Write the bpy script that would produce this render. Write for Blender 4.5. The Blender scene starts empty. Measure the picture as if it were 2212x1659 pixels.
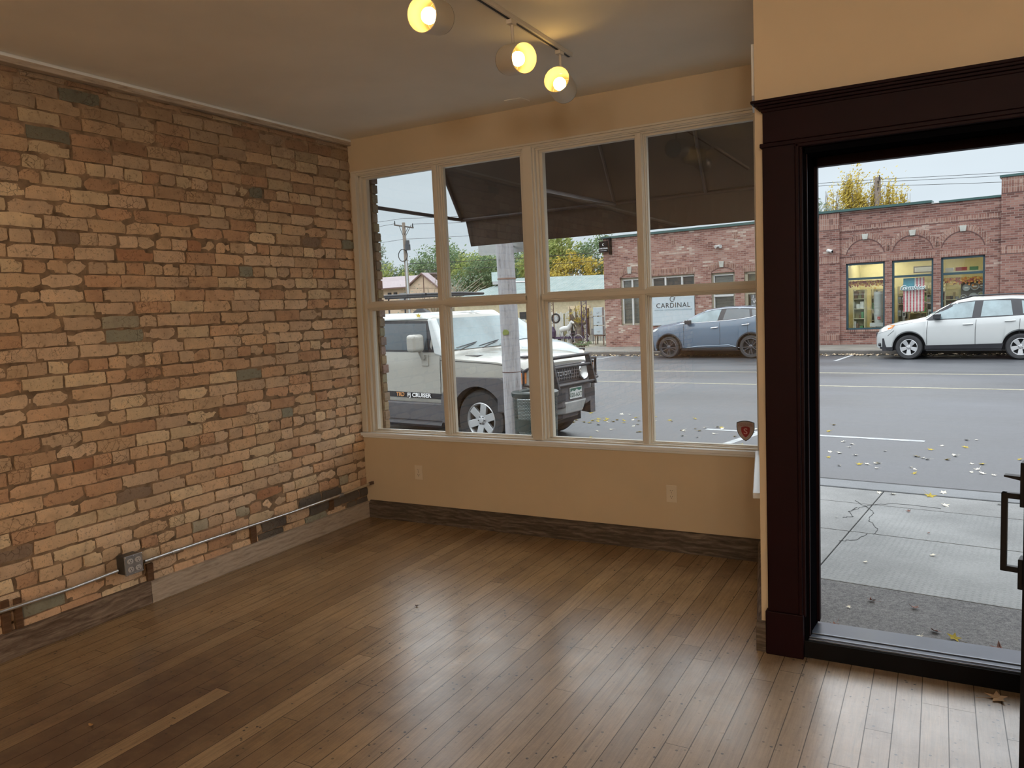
import bpy, bmesh, math, random
import numpy as np
from mathutils import Vector, Matrix
random.seed(7)
SC = bpy.context.scene
COL = SC.collection

# ------------------------------------------------------------------ camera, world, view
FPX = 1665.8
cam_d = bpy.data.cameras.new('camera')
cam_d.sensor_fit = 'HORIZONTAL'
cam_d.sensor_width = 36.0
cam_d.lens = 36.0 * FPX / 2212.0
cam_d.clip_end = 500
cam = bpy.data.objects.new('camera', cam_d)
COL.objects.link(cam)
YAW, PITCH, ROLL = -0.5076, -0.0964, -0.0447
_f = Vector((math.sin(YAW)*math.cos(PITCH), math.cos(YAW)*math.cos(PITCH), math.sin(PITCH)))
_r = Vector((math.cos(YAW), -math.sin(YAW), 0)); _u = _r.cross(_f)
_c, _s = math.cos(ROLL), math.sin(ROLL)
_r2 = _c*_r + _s*_u; _u2 = -_s*_r + _c*_u
cam.matrix_world = Matrix(((_r2.x, _u2.x, -_f.x, 4.0739), (_r2.y, _u2.y, -_f.y, -4.8192), (_r2.z, _u2.z, -_f.z, 1.6305), (0, 0, 0, 1)))
SC.camera = cam
SC.view_settings.view_transform = 'Standard'
SC.view_settings.look = 'None'
SC.view_settings.gamma = 1.0
SC.view_settings.exposure = 0.0
try: SC.view_settings.use_curve_mapping = False
except Exception: pass
cy = SC.cycles
cy.use_denoising = True
try: cy.denoiser = 'OPENIMAGEDENOISE'; cy.denoising_input_passes = 'RGB_ALBEDO_NORMAL'
except Exception: pass
cy.max_bounces = 8; cy.diffuse_bounces = 5; cy.glossy_bounces = 4; cy.transmission_bounces = 4; cy.transparent_max_bounces = 20
cy.sample_clamp_indirect = 6.0; cy.caustics_reflective = False; cy.caustics_refractive = False
cy.use_adaptive_sampling = True; cy.adaptive_threshold = 0.02

# overcast sky: bright pale dome, brighter overhead, faint cloud bands
SKY_GAIN = 1.0
w = bpy.data.worlds.new('overcast_sky'); SC.world = w; w.use_nodes = True
nt = w.node_tree; nt.nodes.clear()
tc = nt.nodes.new('ShaderNodeTexCoord'); sep = nt.nodes.new('ShaderNodeSeparateXYZ'); nt.links.new(tc.outputs['Generated'], sep.inputs[0])
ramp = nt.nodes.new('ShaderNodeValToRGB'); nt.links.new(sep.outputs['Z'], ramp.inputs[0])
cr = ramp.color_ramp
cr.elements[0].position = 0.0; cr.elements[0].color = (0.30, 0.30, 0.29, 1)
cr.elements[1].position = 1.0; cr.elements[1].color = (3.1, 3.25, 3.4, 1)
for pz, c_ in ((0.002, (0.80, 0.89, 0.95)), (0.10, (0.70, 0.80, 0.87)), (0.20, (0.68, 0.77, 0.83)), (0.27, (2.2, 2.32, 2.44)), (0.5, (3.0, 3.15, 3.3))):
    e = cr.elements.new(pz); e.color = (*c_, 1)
mp = nt.nodes.new('ShaderNodeMapping'); mp.inputs['Scale'].default_value = (1.0, 1.0, 5.0); nt.links.new(tc.outputs['Generated'], mp.inputs[0])
ns = nt.nodes.new('ShaderNodeTexNoise'); ns.inputs['Scale'].default_value = 2.2; ns.inputs['Detail'].default_value = 3; nt.links.new(mp.outputs[0], ns.inputs['Vector'])
mr = nt.nodes.new('ShaderNodeMapRange'); mr.inputs[1].default_value = 0.3; mr.inputs[2].default_value = 0.7; mr.inputs[3].default_value = 0.93; mr.inputs[4].default_value = 1.10
nt.links.new(ns.outputs[0], mr.inputs[0])
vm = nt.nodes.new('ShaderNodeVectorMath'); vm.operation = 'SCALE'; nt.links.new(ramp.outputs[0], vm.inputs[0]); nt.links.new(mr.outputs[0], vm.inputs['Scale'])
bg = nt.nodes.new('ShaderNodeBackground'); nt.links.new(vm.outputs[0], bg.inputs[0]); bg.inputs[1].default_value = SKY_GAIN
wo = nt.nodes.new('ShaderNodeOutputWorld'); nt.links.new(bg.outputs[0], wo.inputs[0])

# ------------------------------------------------------------------ node + material helpers
class G:
    def __init__(s, name):
        s.m = bpy.data.materials.new(name); s.m.use_nodes = True
        s.t = s.m.node_tree; s.t.nodes.clear()
        s.out = s.t.nodes.new('ShaderNodeOutputMaterial')
    def n(s, typ, **kw):
        x = s.t.nodes.new('ShaderNode' + typ)
        for k, v in kw.items(): setattr(x, k, v)
        return x
    def l(s, a, b): s.t.links.new(a, b)
    def setin(s, sock, v):
        if hasattr(v, 'bl_idname') or isinstance(v, bpy.types.NodeSocket): s.l(v, sock)
        else: sock.default_value = v
    def math(s, op, a, b=None, c=None, clamp=False):
        x = s.n('Math', operation=op); x.use_clamp = clamp
        s.setin(x.inputs[0], a)
        if b is not None: s.setin(x.inputs[1], b)
        if c is not None: s.setin(x.inputs[2], c)
        return x.outputs[0]
    def coords(s, kind='Object'): return s.n('TexCoord').outputs[kind]
    def xyz(s, vec):
        x = s.n('SeparateXYZ'); s.l(vec, x.inputs[0]); return x.outputs
    def comb(s, a, b, c):
        x = s.n('CombineXYZ')
        for i, v in enumerate((a, b, c)): s.setin(x.inputs[i], v)
        return x.outputs[0]
    def scalev(s, vec, sc):
        x = s.n('Mapping'); s.l(vec, x.inputs[0]); x.inputs['Scale'].default_value = sc; return x.outputs[0]
    def noise(s, vec, scale, detail=3, rough=0.55, dist=0.0):
        x = s.n('TexNoise'); 
        if vec is not None: s.l(vec, x.inputs['Vector'])
        x.inputs['Scale'].default_value = scale; x.inputs['Detail'].default_value = detail
        x.inputs['Roughness'].default_value = rough; x.inputs['Distortion'].default_value = dist
        return x.outputs[0]
    def white(s, vec):
        x = s.n('TexWhiteNoise'); x.noise_dimensions = '3D'; s.l(vec, x.inputs['Vector']); return x.outputs
    def ramp(s, fac, stops):
        x = s.n('ValToRGB'); s.setin(x.inputs[0], fac); r = x.color_ramp
        while len(r.elements) < len(stops): r.elements.new(0.5)
        for e, (p_, c_) in zip(r.elements, stops):
            e.position = p_; e.color = (*c_, 1) if len(c_) == 3 else c_
        return x.outputs[0]
    def mr(s, v, a, b, c, d):
        x = s.n('MapRange'); x.clamp = True; s.setin(x.inputs[0], v)
        for i, q in enumerate((a, b, c, d)): x.inputs[i+1].default_value = q
        return x.outputs[0]
    def mix(s, fac, a, b, mode='MIX'):
        x = s.n('Mix', data_type='RGBA', blend_type=mode); s.setin(x.inputs[0], fac)
        for i, v in ((6, a), (7, b)):
            if isinstance(v, bpy.types.NodeSocket): s.l(v, x.inputs[i])
            else: x.inputs[i].default_value = (*v, 1) if len(v) == 3 else v
        return x.outputs[2]
    def bump(s, h, strength=0.3, dist=0.01):
        x = s.n('Bump'); x.inputs['Strength'].default_value = strength; x.inputs['Distance'].default_value = dist
        s.l(h, x.inputs['Height']); return x.outputs[0]
    def pbr(s, color, rough=0.5, metal=0.0, spec=0.5, normal=None, coat=0.0, emit=None, estr=0.0, alpha=None):
        x = s.n('BsdfPrincipled')
        def S(k, v):
            if isinstance(v, bpy.types.NodeSocket): s.l(v, x.inputs[k])
            else: x.inputs[k].default_value = v
        S('Base Color', color if isinstance(color, bpy.types.NodeSocket) else (*color, 1))
        S('Roughness', rough); S('Metallic', metal); S('Specular IOR Level', spec)
        if coat: S('Coat Weight', coat); x.inputs['Coat Roughness'].default_value = 0.05
        if normal is not None: s.l(normal, x.inputs['Normal'])
        if emit is not None:
            S('Emission Color', emit if isinstance(emit, bpy.types.NodeSocket) else (*emit, 1)); x.inputs['Emission Strength'].default_value = estr
        s.l(x.outputs[0], s.out.inputs[0]); return s.m

def flat(name, color, rough=0.5, metal=0.0, spec=0.5, coat=0.0, nscale=None, namp=0.12, bump=0.0, bscale=60.0, emit=None, estr=0.0):
    g = G(name); co = g.coords()
    col = color; nrm = None
    if nscale is None: nscale = 6.0
    n1 = g.noise(co, nscale, 4)
    lo = tuple(c*(1-namp) for c in color); hi = tuple(min(1, c*(1+namp)) for c in color)
    col = g.ramp(n1, [(0.3, lo), (0.7, hi)])
    if bump: nrm = g.bump(g.noise(co, bscale, 4), bump, 0.004)
    return g.pbr(col, rough, metal, spec, nrm, coat, emit, estr)

def glassmat(name, tint=(0.93, 0.95, 0.94), base=0.04, gain=0.75):
    g = G(name)
    lw = g.n('LayerWeight'); lw.inputs[0].default_value = 0.5
    f5 = g.math('POWER', lw.outputs['Facing'], 5.0)
    fac = g.math('MULTIPLY_ADD', f5, gain, base, clamp=True)
    tr = g.n('BsdfTransparent'); tr.inputs[0].default_value = (*tint, 1)
    gl = g.n('BsdfGlossy'); gl.inputs[0].default_value = (1, 1, 1, 1); gl.inputs['Roughness'].default_value = 0.0
    mx = g.n('MixShader'); g.l(fac, mx.inputs[0]); g.l(tr.outputs[0], mx.inputs[1]); g.l(gl.outputs[0], mx.inputs[2])
    g.l(mx.outputs[0], g.out.inputs[0]); return g.m

# ------------------------------------------------------------------ mesh builder
class MB:
    def __init__(s): s.v = []; s.f = []; s.c = []
    def add(s, vs, fs, col=None):
        o = len(s.v); s.v.extend([tuple(v) for v in vs])
        for f in fs: s.f.append([i+o for i in f]); s.c.append(col)
        return s
    def box(s, x0, x1, y0, y1, z0, z1, col=None):
        vs = [(x, y, z) for z in (z0, z1) for y in (y0, y1) for x in (x0, x1)]
        return s.add(vs, [(0, 2, 3, 1), (4, 5, 7, 6), (0, 1, 5, 4), (2, 6, 7, 3), (0, 4, 6, 2), (1, 3, 7, 5)], col)
    def hexa(s, bot, top, col=None):
        n = len(bot); vs = list(bot) + list(top)
        fs = [tuple(range(n-1, -1, -1)), tuple(range(n, 2*n))] + [(i, (i+1) % n, n+(i+1) % n, n+i) for i in range(n)]
        return s.add(vs, fs, col)
    def prism(s, poly, axis, d0, d1, col=None):
        def P(a, b, d):
            return {'x': (d, a, b), 'y': (a, d, b), 'z': (a, b, d)}[axis]
        return s.hexa([P(a, b, d0) for a, b in poly], [P(a, b, d1) for a, b in poly], col)
    def tube(s, pts, r, n=10, caps=True, col=None):
        pts = [Vector(p_) for p_ in pts]; rs = r if isinstance(r, (list, tuple)) else [r]*len(pts)
        o = len(s.v); up = Vector((0, 0, 1)); prev = None
        for i, p_ in enumerate(pts):
            d = (pts[min(i+1, len(pts)-1)] - pts[max(i-1, 0)])
            d = d.normalized() if d.length > 1e-9 else Vector((0, 0, 1))
            if prev is None:
                a = d.cross(up) if abs(d.z) < 0.95 else d.cross(Vector((1, 0, 0)))
            else:
                a = prev - d*prev.dot(d)
            a.normalize(); prev = a; b = d.cross(a)
            for k in range(n):
                t = 2*math.pi*k/n
                s.v.append(tuple(p_ + a*(rs[i]*math.cos(t)) + b*(rs[i]*math.sin(t))))
        for i in range(len(pts)-1):
            for k in range(n):
                s.f.append([o+i*n+k, o+i*n+(k+1) % n, o+(i+1)*n+(k+1) % n, o+(i+1)*n+k]); s.c.append(col)
        if caps:
            s.f.append([o+k for k in range(n)][::-1]); s.c.append(col)
            s.f.append([o+(len(pts)-1)*n+k for k in range(n)]); s.c.append(col)
        return s
    def lathe(s, prof, n=24, M=None, col=None):
        # prof: list of (r, h) about local z
        o = len(s.v); M = M or Matrix()
        for r, h in prof:
            for k in range(n):
                t = 2*math.pi*k/n
                s.v.append(tuple(M @ Vector((r*math.cos(t), r*math.sin(t), h))))
        for i in range(len(prof)-1):
            for k in range(n):
                s.f.append([o+i*n+k, o+i*n+(k+1) % n, o+(i+1)*n+(k+1) % n, o+(i+1)*n+k]); s.c.append(col)
        return s
    def xf(s, M, start=0):
        for i in range(start, len(s.v)): s.v[i] = tuple(M @ Vector(s.v[i]))
        return s
    def build(s, name, mat, parent=None, smooth=None, bevel=0.0, seg=2, recalc=True, mesh_only=False):
        me = bpy.data.meshes.new(name)
        me.from_pydata(s.v, [], s.f)
        if recalc or smooth:
            bm = bmesh.new(); bm.from_mesh(me)
            if any(c is not None for c in s.c):
                lay = bm.loops.layers.float_color.new('tint')
                bm.faces.ensure_lookup_table()
                for f_, c_ in zip(bm.faces, s.c):
                    cc = c_ or (1, 1, 1)
                    for lp in f_.loops: lp[lay] = (*cc, 1)
            if recalc: bmesh.ops.recalc_face_normals(bm, faces=bm.faces)
            if smooth:
                a = math.radians(smooth if smooth is not True else 35)
                for f_ in bm.faces: f_.smooth = True
                for e_ in bm.edges:
                    if len(e_.link_faces) == 2 and e_.calc_face_angle(0) > a: e_.smooth = False
            bm.to_mesh(me); bm.free()
        mats = mat if isinstance(mat, (list, tuple)) else [mat]
        for m_ in mats: me.materials.append(m_)
        if mesh_only: return me
        o = bpy.data.objects.new(name, me); COL.objects.link(o)
        if parent is not None: o.parent = parent
        if bevel:
            b = o.modifiers.new('bevel', 'BEVEL'); b.width = bevel; b.segments = seg; b.limit_method = 'ANGLE'; b.angle_limit = math.radians(40)
        return o

def thing(name, label=None, cat=None, loc=(0, 0, 0), rotz=0.0, group=None, kind=None):
    o = bpy.data.objects.new(name, None); COL.objects.link(o); o.empty_display_size = 0.1
    o.location = loc; o.rotation_euler = (0, 0, rotz)
    return tag(o, label, cat, group, kind)
def tag(o, label=None, cat=None, group=None, kind=None):
    if label: o['label'] = label
    if cat: o['category'] = cat
    if group: o['group'] = group
    if kind: o['kind'] = kind
    return o
def struct(o, label=None, cat=None): return tag(o, label, cat, None, 'structure')
def kids(o): return [c for c in bpy.data.objects if c.parent == o]
def dup(o, parent=None, childmap=None):
    c = o.copy(); COL.objects.link(c); c.parent = parent
    for ch in (childmap or {}).get(o.name, kids(o)): dup(ch, c)
    return c
def textmesh(name, body, size, mat, parent=None, M=None, extrude=0.002, align='CENTER', shear=0.0, offset=0.0, spacing=1.0):
    cu = bpy.data.curves.new(name, 'FONT'); cu.body = body; cu.size = size; cu.extrude = extrude
    cu.align_x = align; cu.align_y = 'CENTER'; cu.shear = shear; cu.offset = offset; cu.space_character = spacing
    cu.resolution_u = 3
    o = bpy.data.objects.new(name, cu); COL.objects.link(o)
    bpy.context.view_layer.update()
    dg = bpy.context.evaluated_depsgraph_get()
    me = bpy.data.meshes.new_from_object(o.evaluated_get(dg))
    COL.objects.unlink(o); bpy.data.objects.remove(o)
    me.name = name; me.materials.clear(); me.materials.append(mat)
    if M is not None: me.transform(M)
    q = bpy.data.objects.new(name, me); COL.objects.link(q); q.parent = parent
    return q
# street frame: u along the street, v away from the shop, turned a little from the shop front
TH = math.radians(-6.5)
S_ = Vector((math.cos(TH), math.sin(TH), 0)); N_ = Vector((-math.sin(TH), math.cos(TH), 0))
def SP(u, v, z=0.0): return S_*u + N_*v + Vector((0, 0, z))
ROADZ, WALKZ = -0.28, -0.14
def lerp(a, b, t): return a + (b-a)*t
# text standing upright, facing -y (towards the shop)
UPM = Matrix.Rotation(math.pi/2, 4, 'X')
# ------------------------------------------------------------------ materials
M_ = {}
def paint(name, c, rough=0.6, bmp=0.1):
    g = G(name); co = g.coords()
    col = g.ramp(g.noise(co, 1.6, 4), [(0.3, tuple(x*0.95 for x in c)), (0.7, tuple(min(1, x*1.04) for x in c))])
    return g.pbr(col, rough, normal=g.bump(g.noise(co, 60, 2), bmp, 0.001) if bmp else None, spec=0.3)
M_['wall'] = paint('cream_wall_paint', (0.62, 0.50, 0.345))
M_['ceil'] = paint('ceiling_paint', (0.86, 0.84, 0.79), 0.75)
M_['trim'] = paint('cream_trim_paint', (0.66, 0.605, 0.51), 0.4, 0)
M_['sill'] = paint('white_sill_paint', (0.83, 0.85, 0.86), 0.25, 0)
M_['maroon'] = flat('dark_maroon_gloss_paint', (0.0115, 0.0024, 0.0034), 0.5, spec=0.1, namp=0.1)
M_['blackwood'] = flat('black_paint', (0.004, 0.0038, 0.0045), 0.55, spec=0.12)
M_['jambblack'] = flat('dull_black_jamb_paint', (0.0035, 0.0032, 0.004), 1.0, spec=0.0)
M_['blackmetal'] = flat('black_metal', (0.006, 0.006, 0.007), 0.4, 0.0, spec=0.2)
M_['thresh'] = flat('grey_threshold_metal', (0.10, 0.115, 0.145), 0.3, 0.6)
M_['glass'] = glassmat('window_glass', (0.96, 0.97, 0.965), 0.055, 0.8)
M_['storeglass'] = glassmat('store_glass', (0.93, 0.95, 0.93), 0.035, 0.5)

def wood_floor():
    g = G('worn_fir_floor'); co = g.coords(); X, Y, Z = g.xyz(co)
    W_, L_ = 0.0925, 1.7
    xr = g.math('DIVIDE', g.math('ADD', X, 0.045), W_); row = g.math('FLOOR', xr); fx = g.math('FRACT', xr)
    rnd = g.white(g.comb(row, 3.7, 1.3))[0]
    yr = g.math('DIVIDE', g.math('ADD', Y, g.math('MULTIPLY', rnd, 9.0)), L_); colm = g.math('FLOOR', yr); fy = g.math('FRACT', yr)
    wn = g.white(g.comb(row, colm, 5.1))
    tint = g.ramp(wn[0], [(0.0, (0.31, 0.20, 0.095)), (0.35, (0.39, 0.26, 0.13)), (0.7, (0.45, 0.31, 0.16)), (0.96, (0.47, 0.33, 0.18)), (1.0, (0.49, 0.35, 0.20))])
    # grain stretched along the board
    gv = g.comb(g.math('ADD', X, g.math('MULTIPLY', wn[0], 20.0)), g.math('MULTIPLY', Y, 0.045), 0.0)
    gr = g.noise(gv, 85, 6, 0.7, 0.8)
    c1 = g.mix(0.92, tint, g.ramp(gr, [(0.3, (0.45, 0.42, 0.40)), (0.5, (0.9, 0.9, 0.9)), (0.72, (1.25, 1.2, 1.15))]), 'MULTIPLY')
    # worn grey traffic lane from the door across the room, and dark stained patches
    blot = g.noise(co, 1.1, 5, 0.62, 0.4); blot2 = g.noise(co, 5.5, 5, 0.7)
    d1 = g.math('SUBTRACT', X, g.math('MULTIPLY_ADD', Y, 0.55, 4.35))
    lane = g.math('ADD', g.mr(d1, -1.4, 0.3, 0.0, 1.0), g.math('MULTIPLY', g.math('SUBTRACT', blot, 0.5), 1.6), clamp=True)
    greyd = g.mix(g.math('MULTIPLY', lane, 0.62), c1, g.mix(gr, (0.29, 0.225, 0.165), (0.44, 0.36, 0.285)))
    dk = g.math('MULTIPLY', g.mr(blot, 0.50, 0.68, 0.0, 0.75), g.mr(blot2, 0.35, 0.6, 0.2, 1.0))
    # the old dark stain in the near left corner
    ex = g.math('MULTIPLY', g.math('SUBTRACT', X, 1.15), 0.9); ey = g.math('MULTIPLY', g.math('ADD', Y, 2.95), 0.8)
    st = g.math('SQRT', g.math('ADD', g.math('MULTIPLY', ex, ex), g.math('MULTIPLY', ey, ey)))
    stm = g.math('ADD', g.mr(st, 0.25, 1.0, 0.95, 0.0), g.math('MULTIPLY', g.math('SUBTRACT', blot2, 0.5), 0.9), clamp=True)
    darkm = g.math('MULTIPLY', g.math('MAXIMUM', g.math('MULTIPLY', dk, 0.75), stm), g.mr(wn[0], 0.93, 0.97, 1.0, 0.45))
    c2 = g.mix(darkm, greyd, (0.085, 0.05, 0.032))
    # nail holes / specks
    vo = g.n('TexVoronoi'); g.l(co, vo.inputs['Vector']); vo.inputs['Scale'].default_value = 27
    spk = g.math('MULTIPLY', g.math('LESS_THAN', vo.outputs['Distance'], 0.15), g.mr(blot2, 0.45, 0.58, 0.0, 1.0))
    sc = g.noise(g.scalev(co, (3.0, 11.0, 1)), 3.0, 6, 0.8, 2.0)
    scr = g.math('LESS_THAN', g.math('ABSOLUTE', g.math('SUBTRACT', sc, 0.5)), 0.0035)
    c3 = g.mix(g.math('MULTIPLY', spk, 0.95), c2, (0.02, 0.015, 0.012))
    c3 = g.mix(g.math('MULTIPLY', scr, 0.6), c3, (0.03, 0.02, 0.015))
    gapx = g.math('LESS_THAN', g.math('MINIMUM', fx, g.math('SUBTRACT', 1.0, fx)), 0.019)
    gapy = g.math('LESS_THAN', fy, 0.0016)
    gap = g.math('MAXIMUM', gapx, gapy)
    c4 = g.mix(g.math('MULTIPLY', gap, 0.82), c3, (0.012, 0.008, 0.006))
    rough = g.math('ADD', g.mr(blot2, 0.3, 0.7, 0.27, 0.42), g.math('MULTIPLY', gap, 0.4))
    h = g.math('SUBTRACT', g.math('MULTIPLY', gr, 0.25), gap)
    mm_ = g.pbr(c4, rough, spec=0.6, normal=g.bump(h, 0.4, 0.003), coat=0.6)
    [n_ for n_ in mm_.node_tree.nodes if n_.type == 'BSDF_PRINCIPLED'][0].inputs['Coat Roughness'].default_value = 0.24
    return mm_
M_['floor'] = wood_floor()

def barnwood(name, lo, mid, hi, axis):
    g = G(name); co = g.coords(); X, Y, Z = g.xyz(co)
    sc = (1.0, 11, 11) if axis == 'x' else (11, 1.0, 11)
    v = g.scalev(co, sc)
    a = g.noise(v, 3.2, 7, 0.7, 1.4)
    wv = g.n('TexWave'); wv.bands_direction = 'Z'; g.l(g.scalev(co, (0.5, 1, 1) if axis == 'x' else (1, 0.5, 1)), wv.inputs['Vector'])
    wv.inputs['Scale'].default_value = 9; wv.inputs['Distortion'].default_value = 9; wv.inputs['Detail'].default_value = 4; wv.inputs['Detail Scale'].default_value = 1.5
    f = g.math('MULTIPLY_ADD', wv.outputs['Fac'], 0.10, g.math('MULTIPLY', a, 0.95))
    col = g.ramp(f, [(0.25, lo), (0.5, mid), (0.8, hi)])
    return g.pbr(col, 0.75, spec=0.2, normal=g.bump(f, 0.6, 0.004))
M_['barn_dark'] = barnwood('dark_weathered_wood', (0.05, 0.033, 0.022), (0.16, 0.115, 0.085), (0.36, 0.29, 0.23), 'y')
M_['barn_light'] = barnwood('grey_weathered_wood', (0.22, 0.175, 0.135), (0.44, 0.37, 0.30), (0.58, 0.50, 0.42), 'y')
M_['barn_darkx'] = barnwood('dark_weathered_wood_front', (0.03, 0.022, 0.016), (0.085, 0.064, 0.048), (0.24, 0.195, 0.155), 'x')
M_['block'] = barnwood('brown_nailing_wood', (0.06, 0.03, 0.015), (0.12, 0.065, 0.035), (0.20, 0.12, 0.07), 'y')

def old_brick():
    g = G('old_common_brick'); co = g.coords()
    at = g.n('Attribute'); at.attribute_name = 'tint'
    n1 = g.noise(co, 9, 5, 0.65); n2 = g.noise(co, 45, 5, 0.7)
    c = g.mix(0.65, at.outputs['Color'], g.ramp(n1, [(0.25, (0.62, 0.58, 0.56)), (0.5, (1, 1, 1)), (0.75, (1.22, 1.15, 1.05))]), 'MULTIPLY')
    c = g.mix(g.mr(n2, 0.56, 0.66, 0.0, 0.55), c, (0.13, 0.075, 0.045))
    # fine crazing
    vo = g.n('TexVoronoi'); vo.feature = 'DISTANCE_TO_EDGE'; g.l(g.mix(0.06, co, g.ramp(n1, [(0, (0, 0, 0)), (1, (1, 1, 1))])), vo.inputs['Vector']); vo.inputs['Scale'].default_value = 27
    crk = g.math('MULTIPLY', g.mr(vo.outputs['Distance'], 0.0, 0.035, 1.0, 0.0), g.mr(g.noise(co, 3.5, 3), 0.52, 0.62, 0.0, 1.0))
    c = g.mix(g.math('MULTIPLY', crk, 0.75), c, (0.045, 0.028, 0.018))
    vo2 = g.n('TexVoronoi'); g.l(co, vo2.inputs['Vector']); vo2.inputs['Scale'].default_value = 120
    pit = g.math('MULTIPLY', g.math('LESS_THAN', vo2.outputs['Distance'], 0.22), g.mr(n1, 0.45, 0.6, 0.0, 1.0))
    c = g.mix(g.math('MULTIPLY', pit, 0.5), c, (0.06, 0.035, 0.02))
    h = g.math('SUBTRACT', g.math('MULTIPLY', n2, 0.8), g.math('MULTIPLY', g.math('ADD', crk, pit), 0.8))
    return g.pbr(c, 0.85, spec=0.18, normal=g.bump(h, 0.55, 0.004))
M_['oldbrick'] = old_brick()
M_['mortar'] = flat('old_brown_mortar', (0.27, 0.19, 0.125), 0.95, nscale=14, namp=0.45, bump=0.8, bscale=90, spec=0.1)

def face_brick(name, stops, mortar, bw=0.215, bh=0.072, soldier=False, rnd=1.0):
    g = G(name); co = g.coords(); X, Y, Z = g.xyz(co)
    v = g.comb(Z, X, 0.0) if soldier else g.comb(X, Z, 0.0)
    b = g.n('TexBrick'); g.l(v, b.inputs['Vector']); b.inputs['Scale'].default_value = 1.0
    b.inputs['Brick Width'].default_value = bw; b.inputs['Row Height'].default_value = bh; b.inputs['Mortar Size'].default_value = 0.008
    b.inputs['Mortar Smooth'].default_value = 0.1; b.inputs['Color1'].default_value = (0, 0, 0, 1); b.inputs['Color2'].default_value = (1, 1, 1, 1); b.inputs['Mortar'].default_value = (0.5, 0.5, 0.5, 1)
    b.offset = 0.0 if soldier else 0.5
    bl = g.noise(g.scalev(co, (0.55, 1, 2.6)), 0.9, 4, 0.6)
    t = g.math('ADD', g.math('MULTIPLY', g.xyz(b.outputs['Color'])[0], 0.62), g.math('MULTIPLY_ADD', bl, 1.3, -0.42), clamp=True)
    c = g.ramp(t, stops)
    c = g.mix(b.outputs['Fac'], c, mortar)
    return g.pbr(c, 0.85, spec=0.2, normal=g.bump(g.math('SUBTRACT', 1.0, b.outputs['Fac']), 0.4, 0.008))
M_['fbrick'] = face_brick('red_face_brick', [(0.0, (0.061, 0.030, 0.027)), (0.3, (0.148, 0.071, 0.058)), (0.6, (0.221, 0.110, 0.089)), (0.85, (0.271, 0.154, 0.123)), (1.0, (0.405, 0.320, 0.271))], (0.246, 0.184, 0.159))
M_['fbrick2'] = face_brick('pink_face_brick', [(0.0, (0.074, 0.031, 0.031)), (0.28, (0.197, 0.092, 0.076)), (0.55, (0.271, 0.141, 0.117)), (0.8, (0.325, 0.203, 0.166)), (1.0, (0.479, 0.405, 0.338))], (0.295, 0.227, 0.197))
M_['soldier'] = face_brick('soldier_course_brick', [(0.0, (0.098, 0.046, 0.040)), (0.4, (0.203, 0.105, 0.083)), (0.8, (0.282, 0.166, 0.129)), (1.0, (0.369, 0.258, 0.209))], (0.307, 0.233, 0.197), soldier=True)
M_['groove'] = flat('dark_brick_joint', (0.10, 0.05, 0.045), 0.9)
M_['keystone'] = flat('pale_stone', (0.366, 0.366, 0.328), 0.8)
M_['greenmetal'] = flat('green_coping_metal', (0.032, 0.082, 0.076), 0.4)
M_['teal'] = flat('dark_teal_frame', (0.022, 0.052, 0.065), 0.4)
M_['tanframe'] = flat('tan_window_frame', (0.265, 0.240, 0.177), 0.5)
M_['white'] = flat('white_plastic', (0.505, 0.505, 0.492), 0.4, namp=0.03)
M_['panelwhite'] = flat('pale_blue_sign_panel', (0.417, 0.480, 0.517), 0.4, namp=0.03)
M_['inkblack'] = flat('black_ink', (0.012, 0.014, 0.016), 0.5)
M_['inkgrey'] = flat('grey_blue_ink', (0.20, 0.30, 0.36), 0.5)
M_['inkwhite'] = flat('white_ink', (0.8, 0.8, 0.8), 0.5)
M_['dark'] = flat('dark_interior', (0.02, 0.02, 0.022), 0.8)
M_['ivory'] = flat('ivory_outlet_plastic', (0.70, 0.61, 0.48), 0.35, namp=0.03)
M_['slot'] = flat('outlet_slot_black', (0.01, 0.008, 0.006), 0.6)
M_['galv'] = flat('galvanized_steel', (0.72, 0.72, 0.72), 0.25, 0.95, nscale=25)
M_['greyplate'] = flat('grey_steel_cover', (0.30, 0.30, 0.31), 0.4, 0.6, nscale=25)
M_['outletgrey'] = flat('pale_grey_outlet', (0.55, 0.54, 0.55), 0.4, namp=0.03)

def asphalt(name, lo, hi, rough, spk=0.5, wet=True):
    g = G(name); co = g.coords()
    big = g.noise(g.scalev(co, (0.35, 1.0, 1.0)), 0.55, 5, 0.6); fine = g.noise(co, 150, 3, 0.8); mid = g.noise(co, 9, 4, 0.6)
    f = g.math('ADD', g.math('ADD', g.math('MULTIPLY', fine, spk*0.6), g.math('MULTIPLY', g.noise(co, 38, 2, 0.8), spk*0.4)), g.math('MULTIPLY', big, 0.5))
    f = g.math('MULTIPLY', f, 0.5/(0.25+spk*0.5))
    c = g.ramp(f, [(0.40, lo), (0.62, hi)])
    vo = g.n('TexVoronoi'); g.l(co, vo.inputs['Vector']); vo.inputs['Scale'].default_value = 30
    c = g.mix(g.math('MULTIPLY', g.math('LESS_THAN', vo.outputs['Distance'], 0.13), g.mr(mid, 0.45, 0.6, 0, 0.8)), c, (0.03, 0.03, 0.033))
    r = g.mr(big, 0.35, 0.65, rough-0.10, rough+0.10) if wet else rough
    return g.pbr(c, r, spec=0.5, normal=g.bump(g.math('ADD', fine, mid), 0.5, 0.006))
M_['road'] = asphalt('damp_asphalt', (0.029, 0.032, 0.036), (0.084, 0.088, 0.097), 0.5)
M_['apron'] = asphalt('rough_aggregate_apron', (0.025, 0.025, 0.025), (0.174, 0.168, 0.164), 0.75, 1.3, False)

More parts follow.
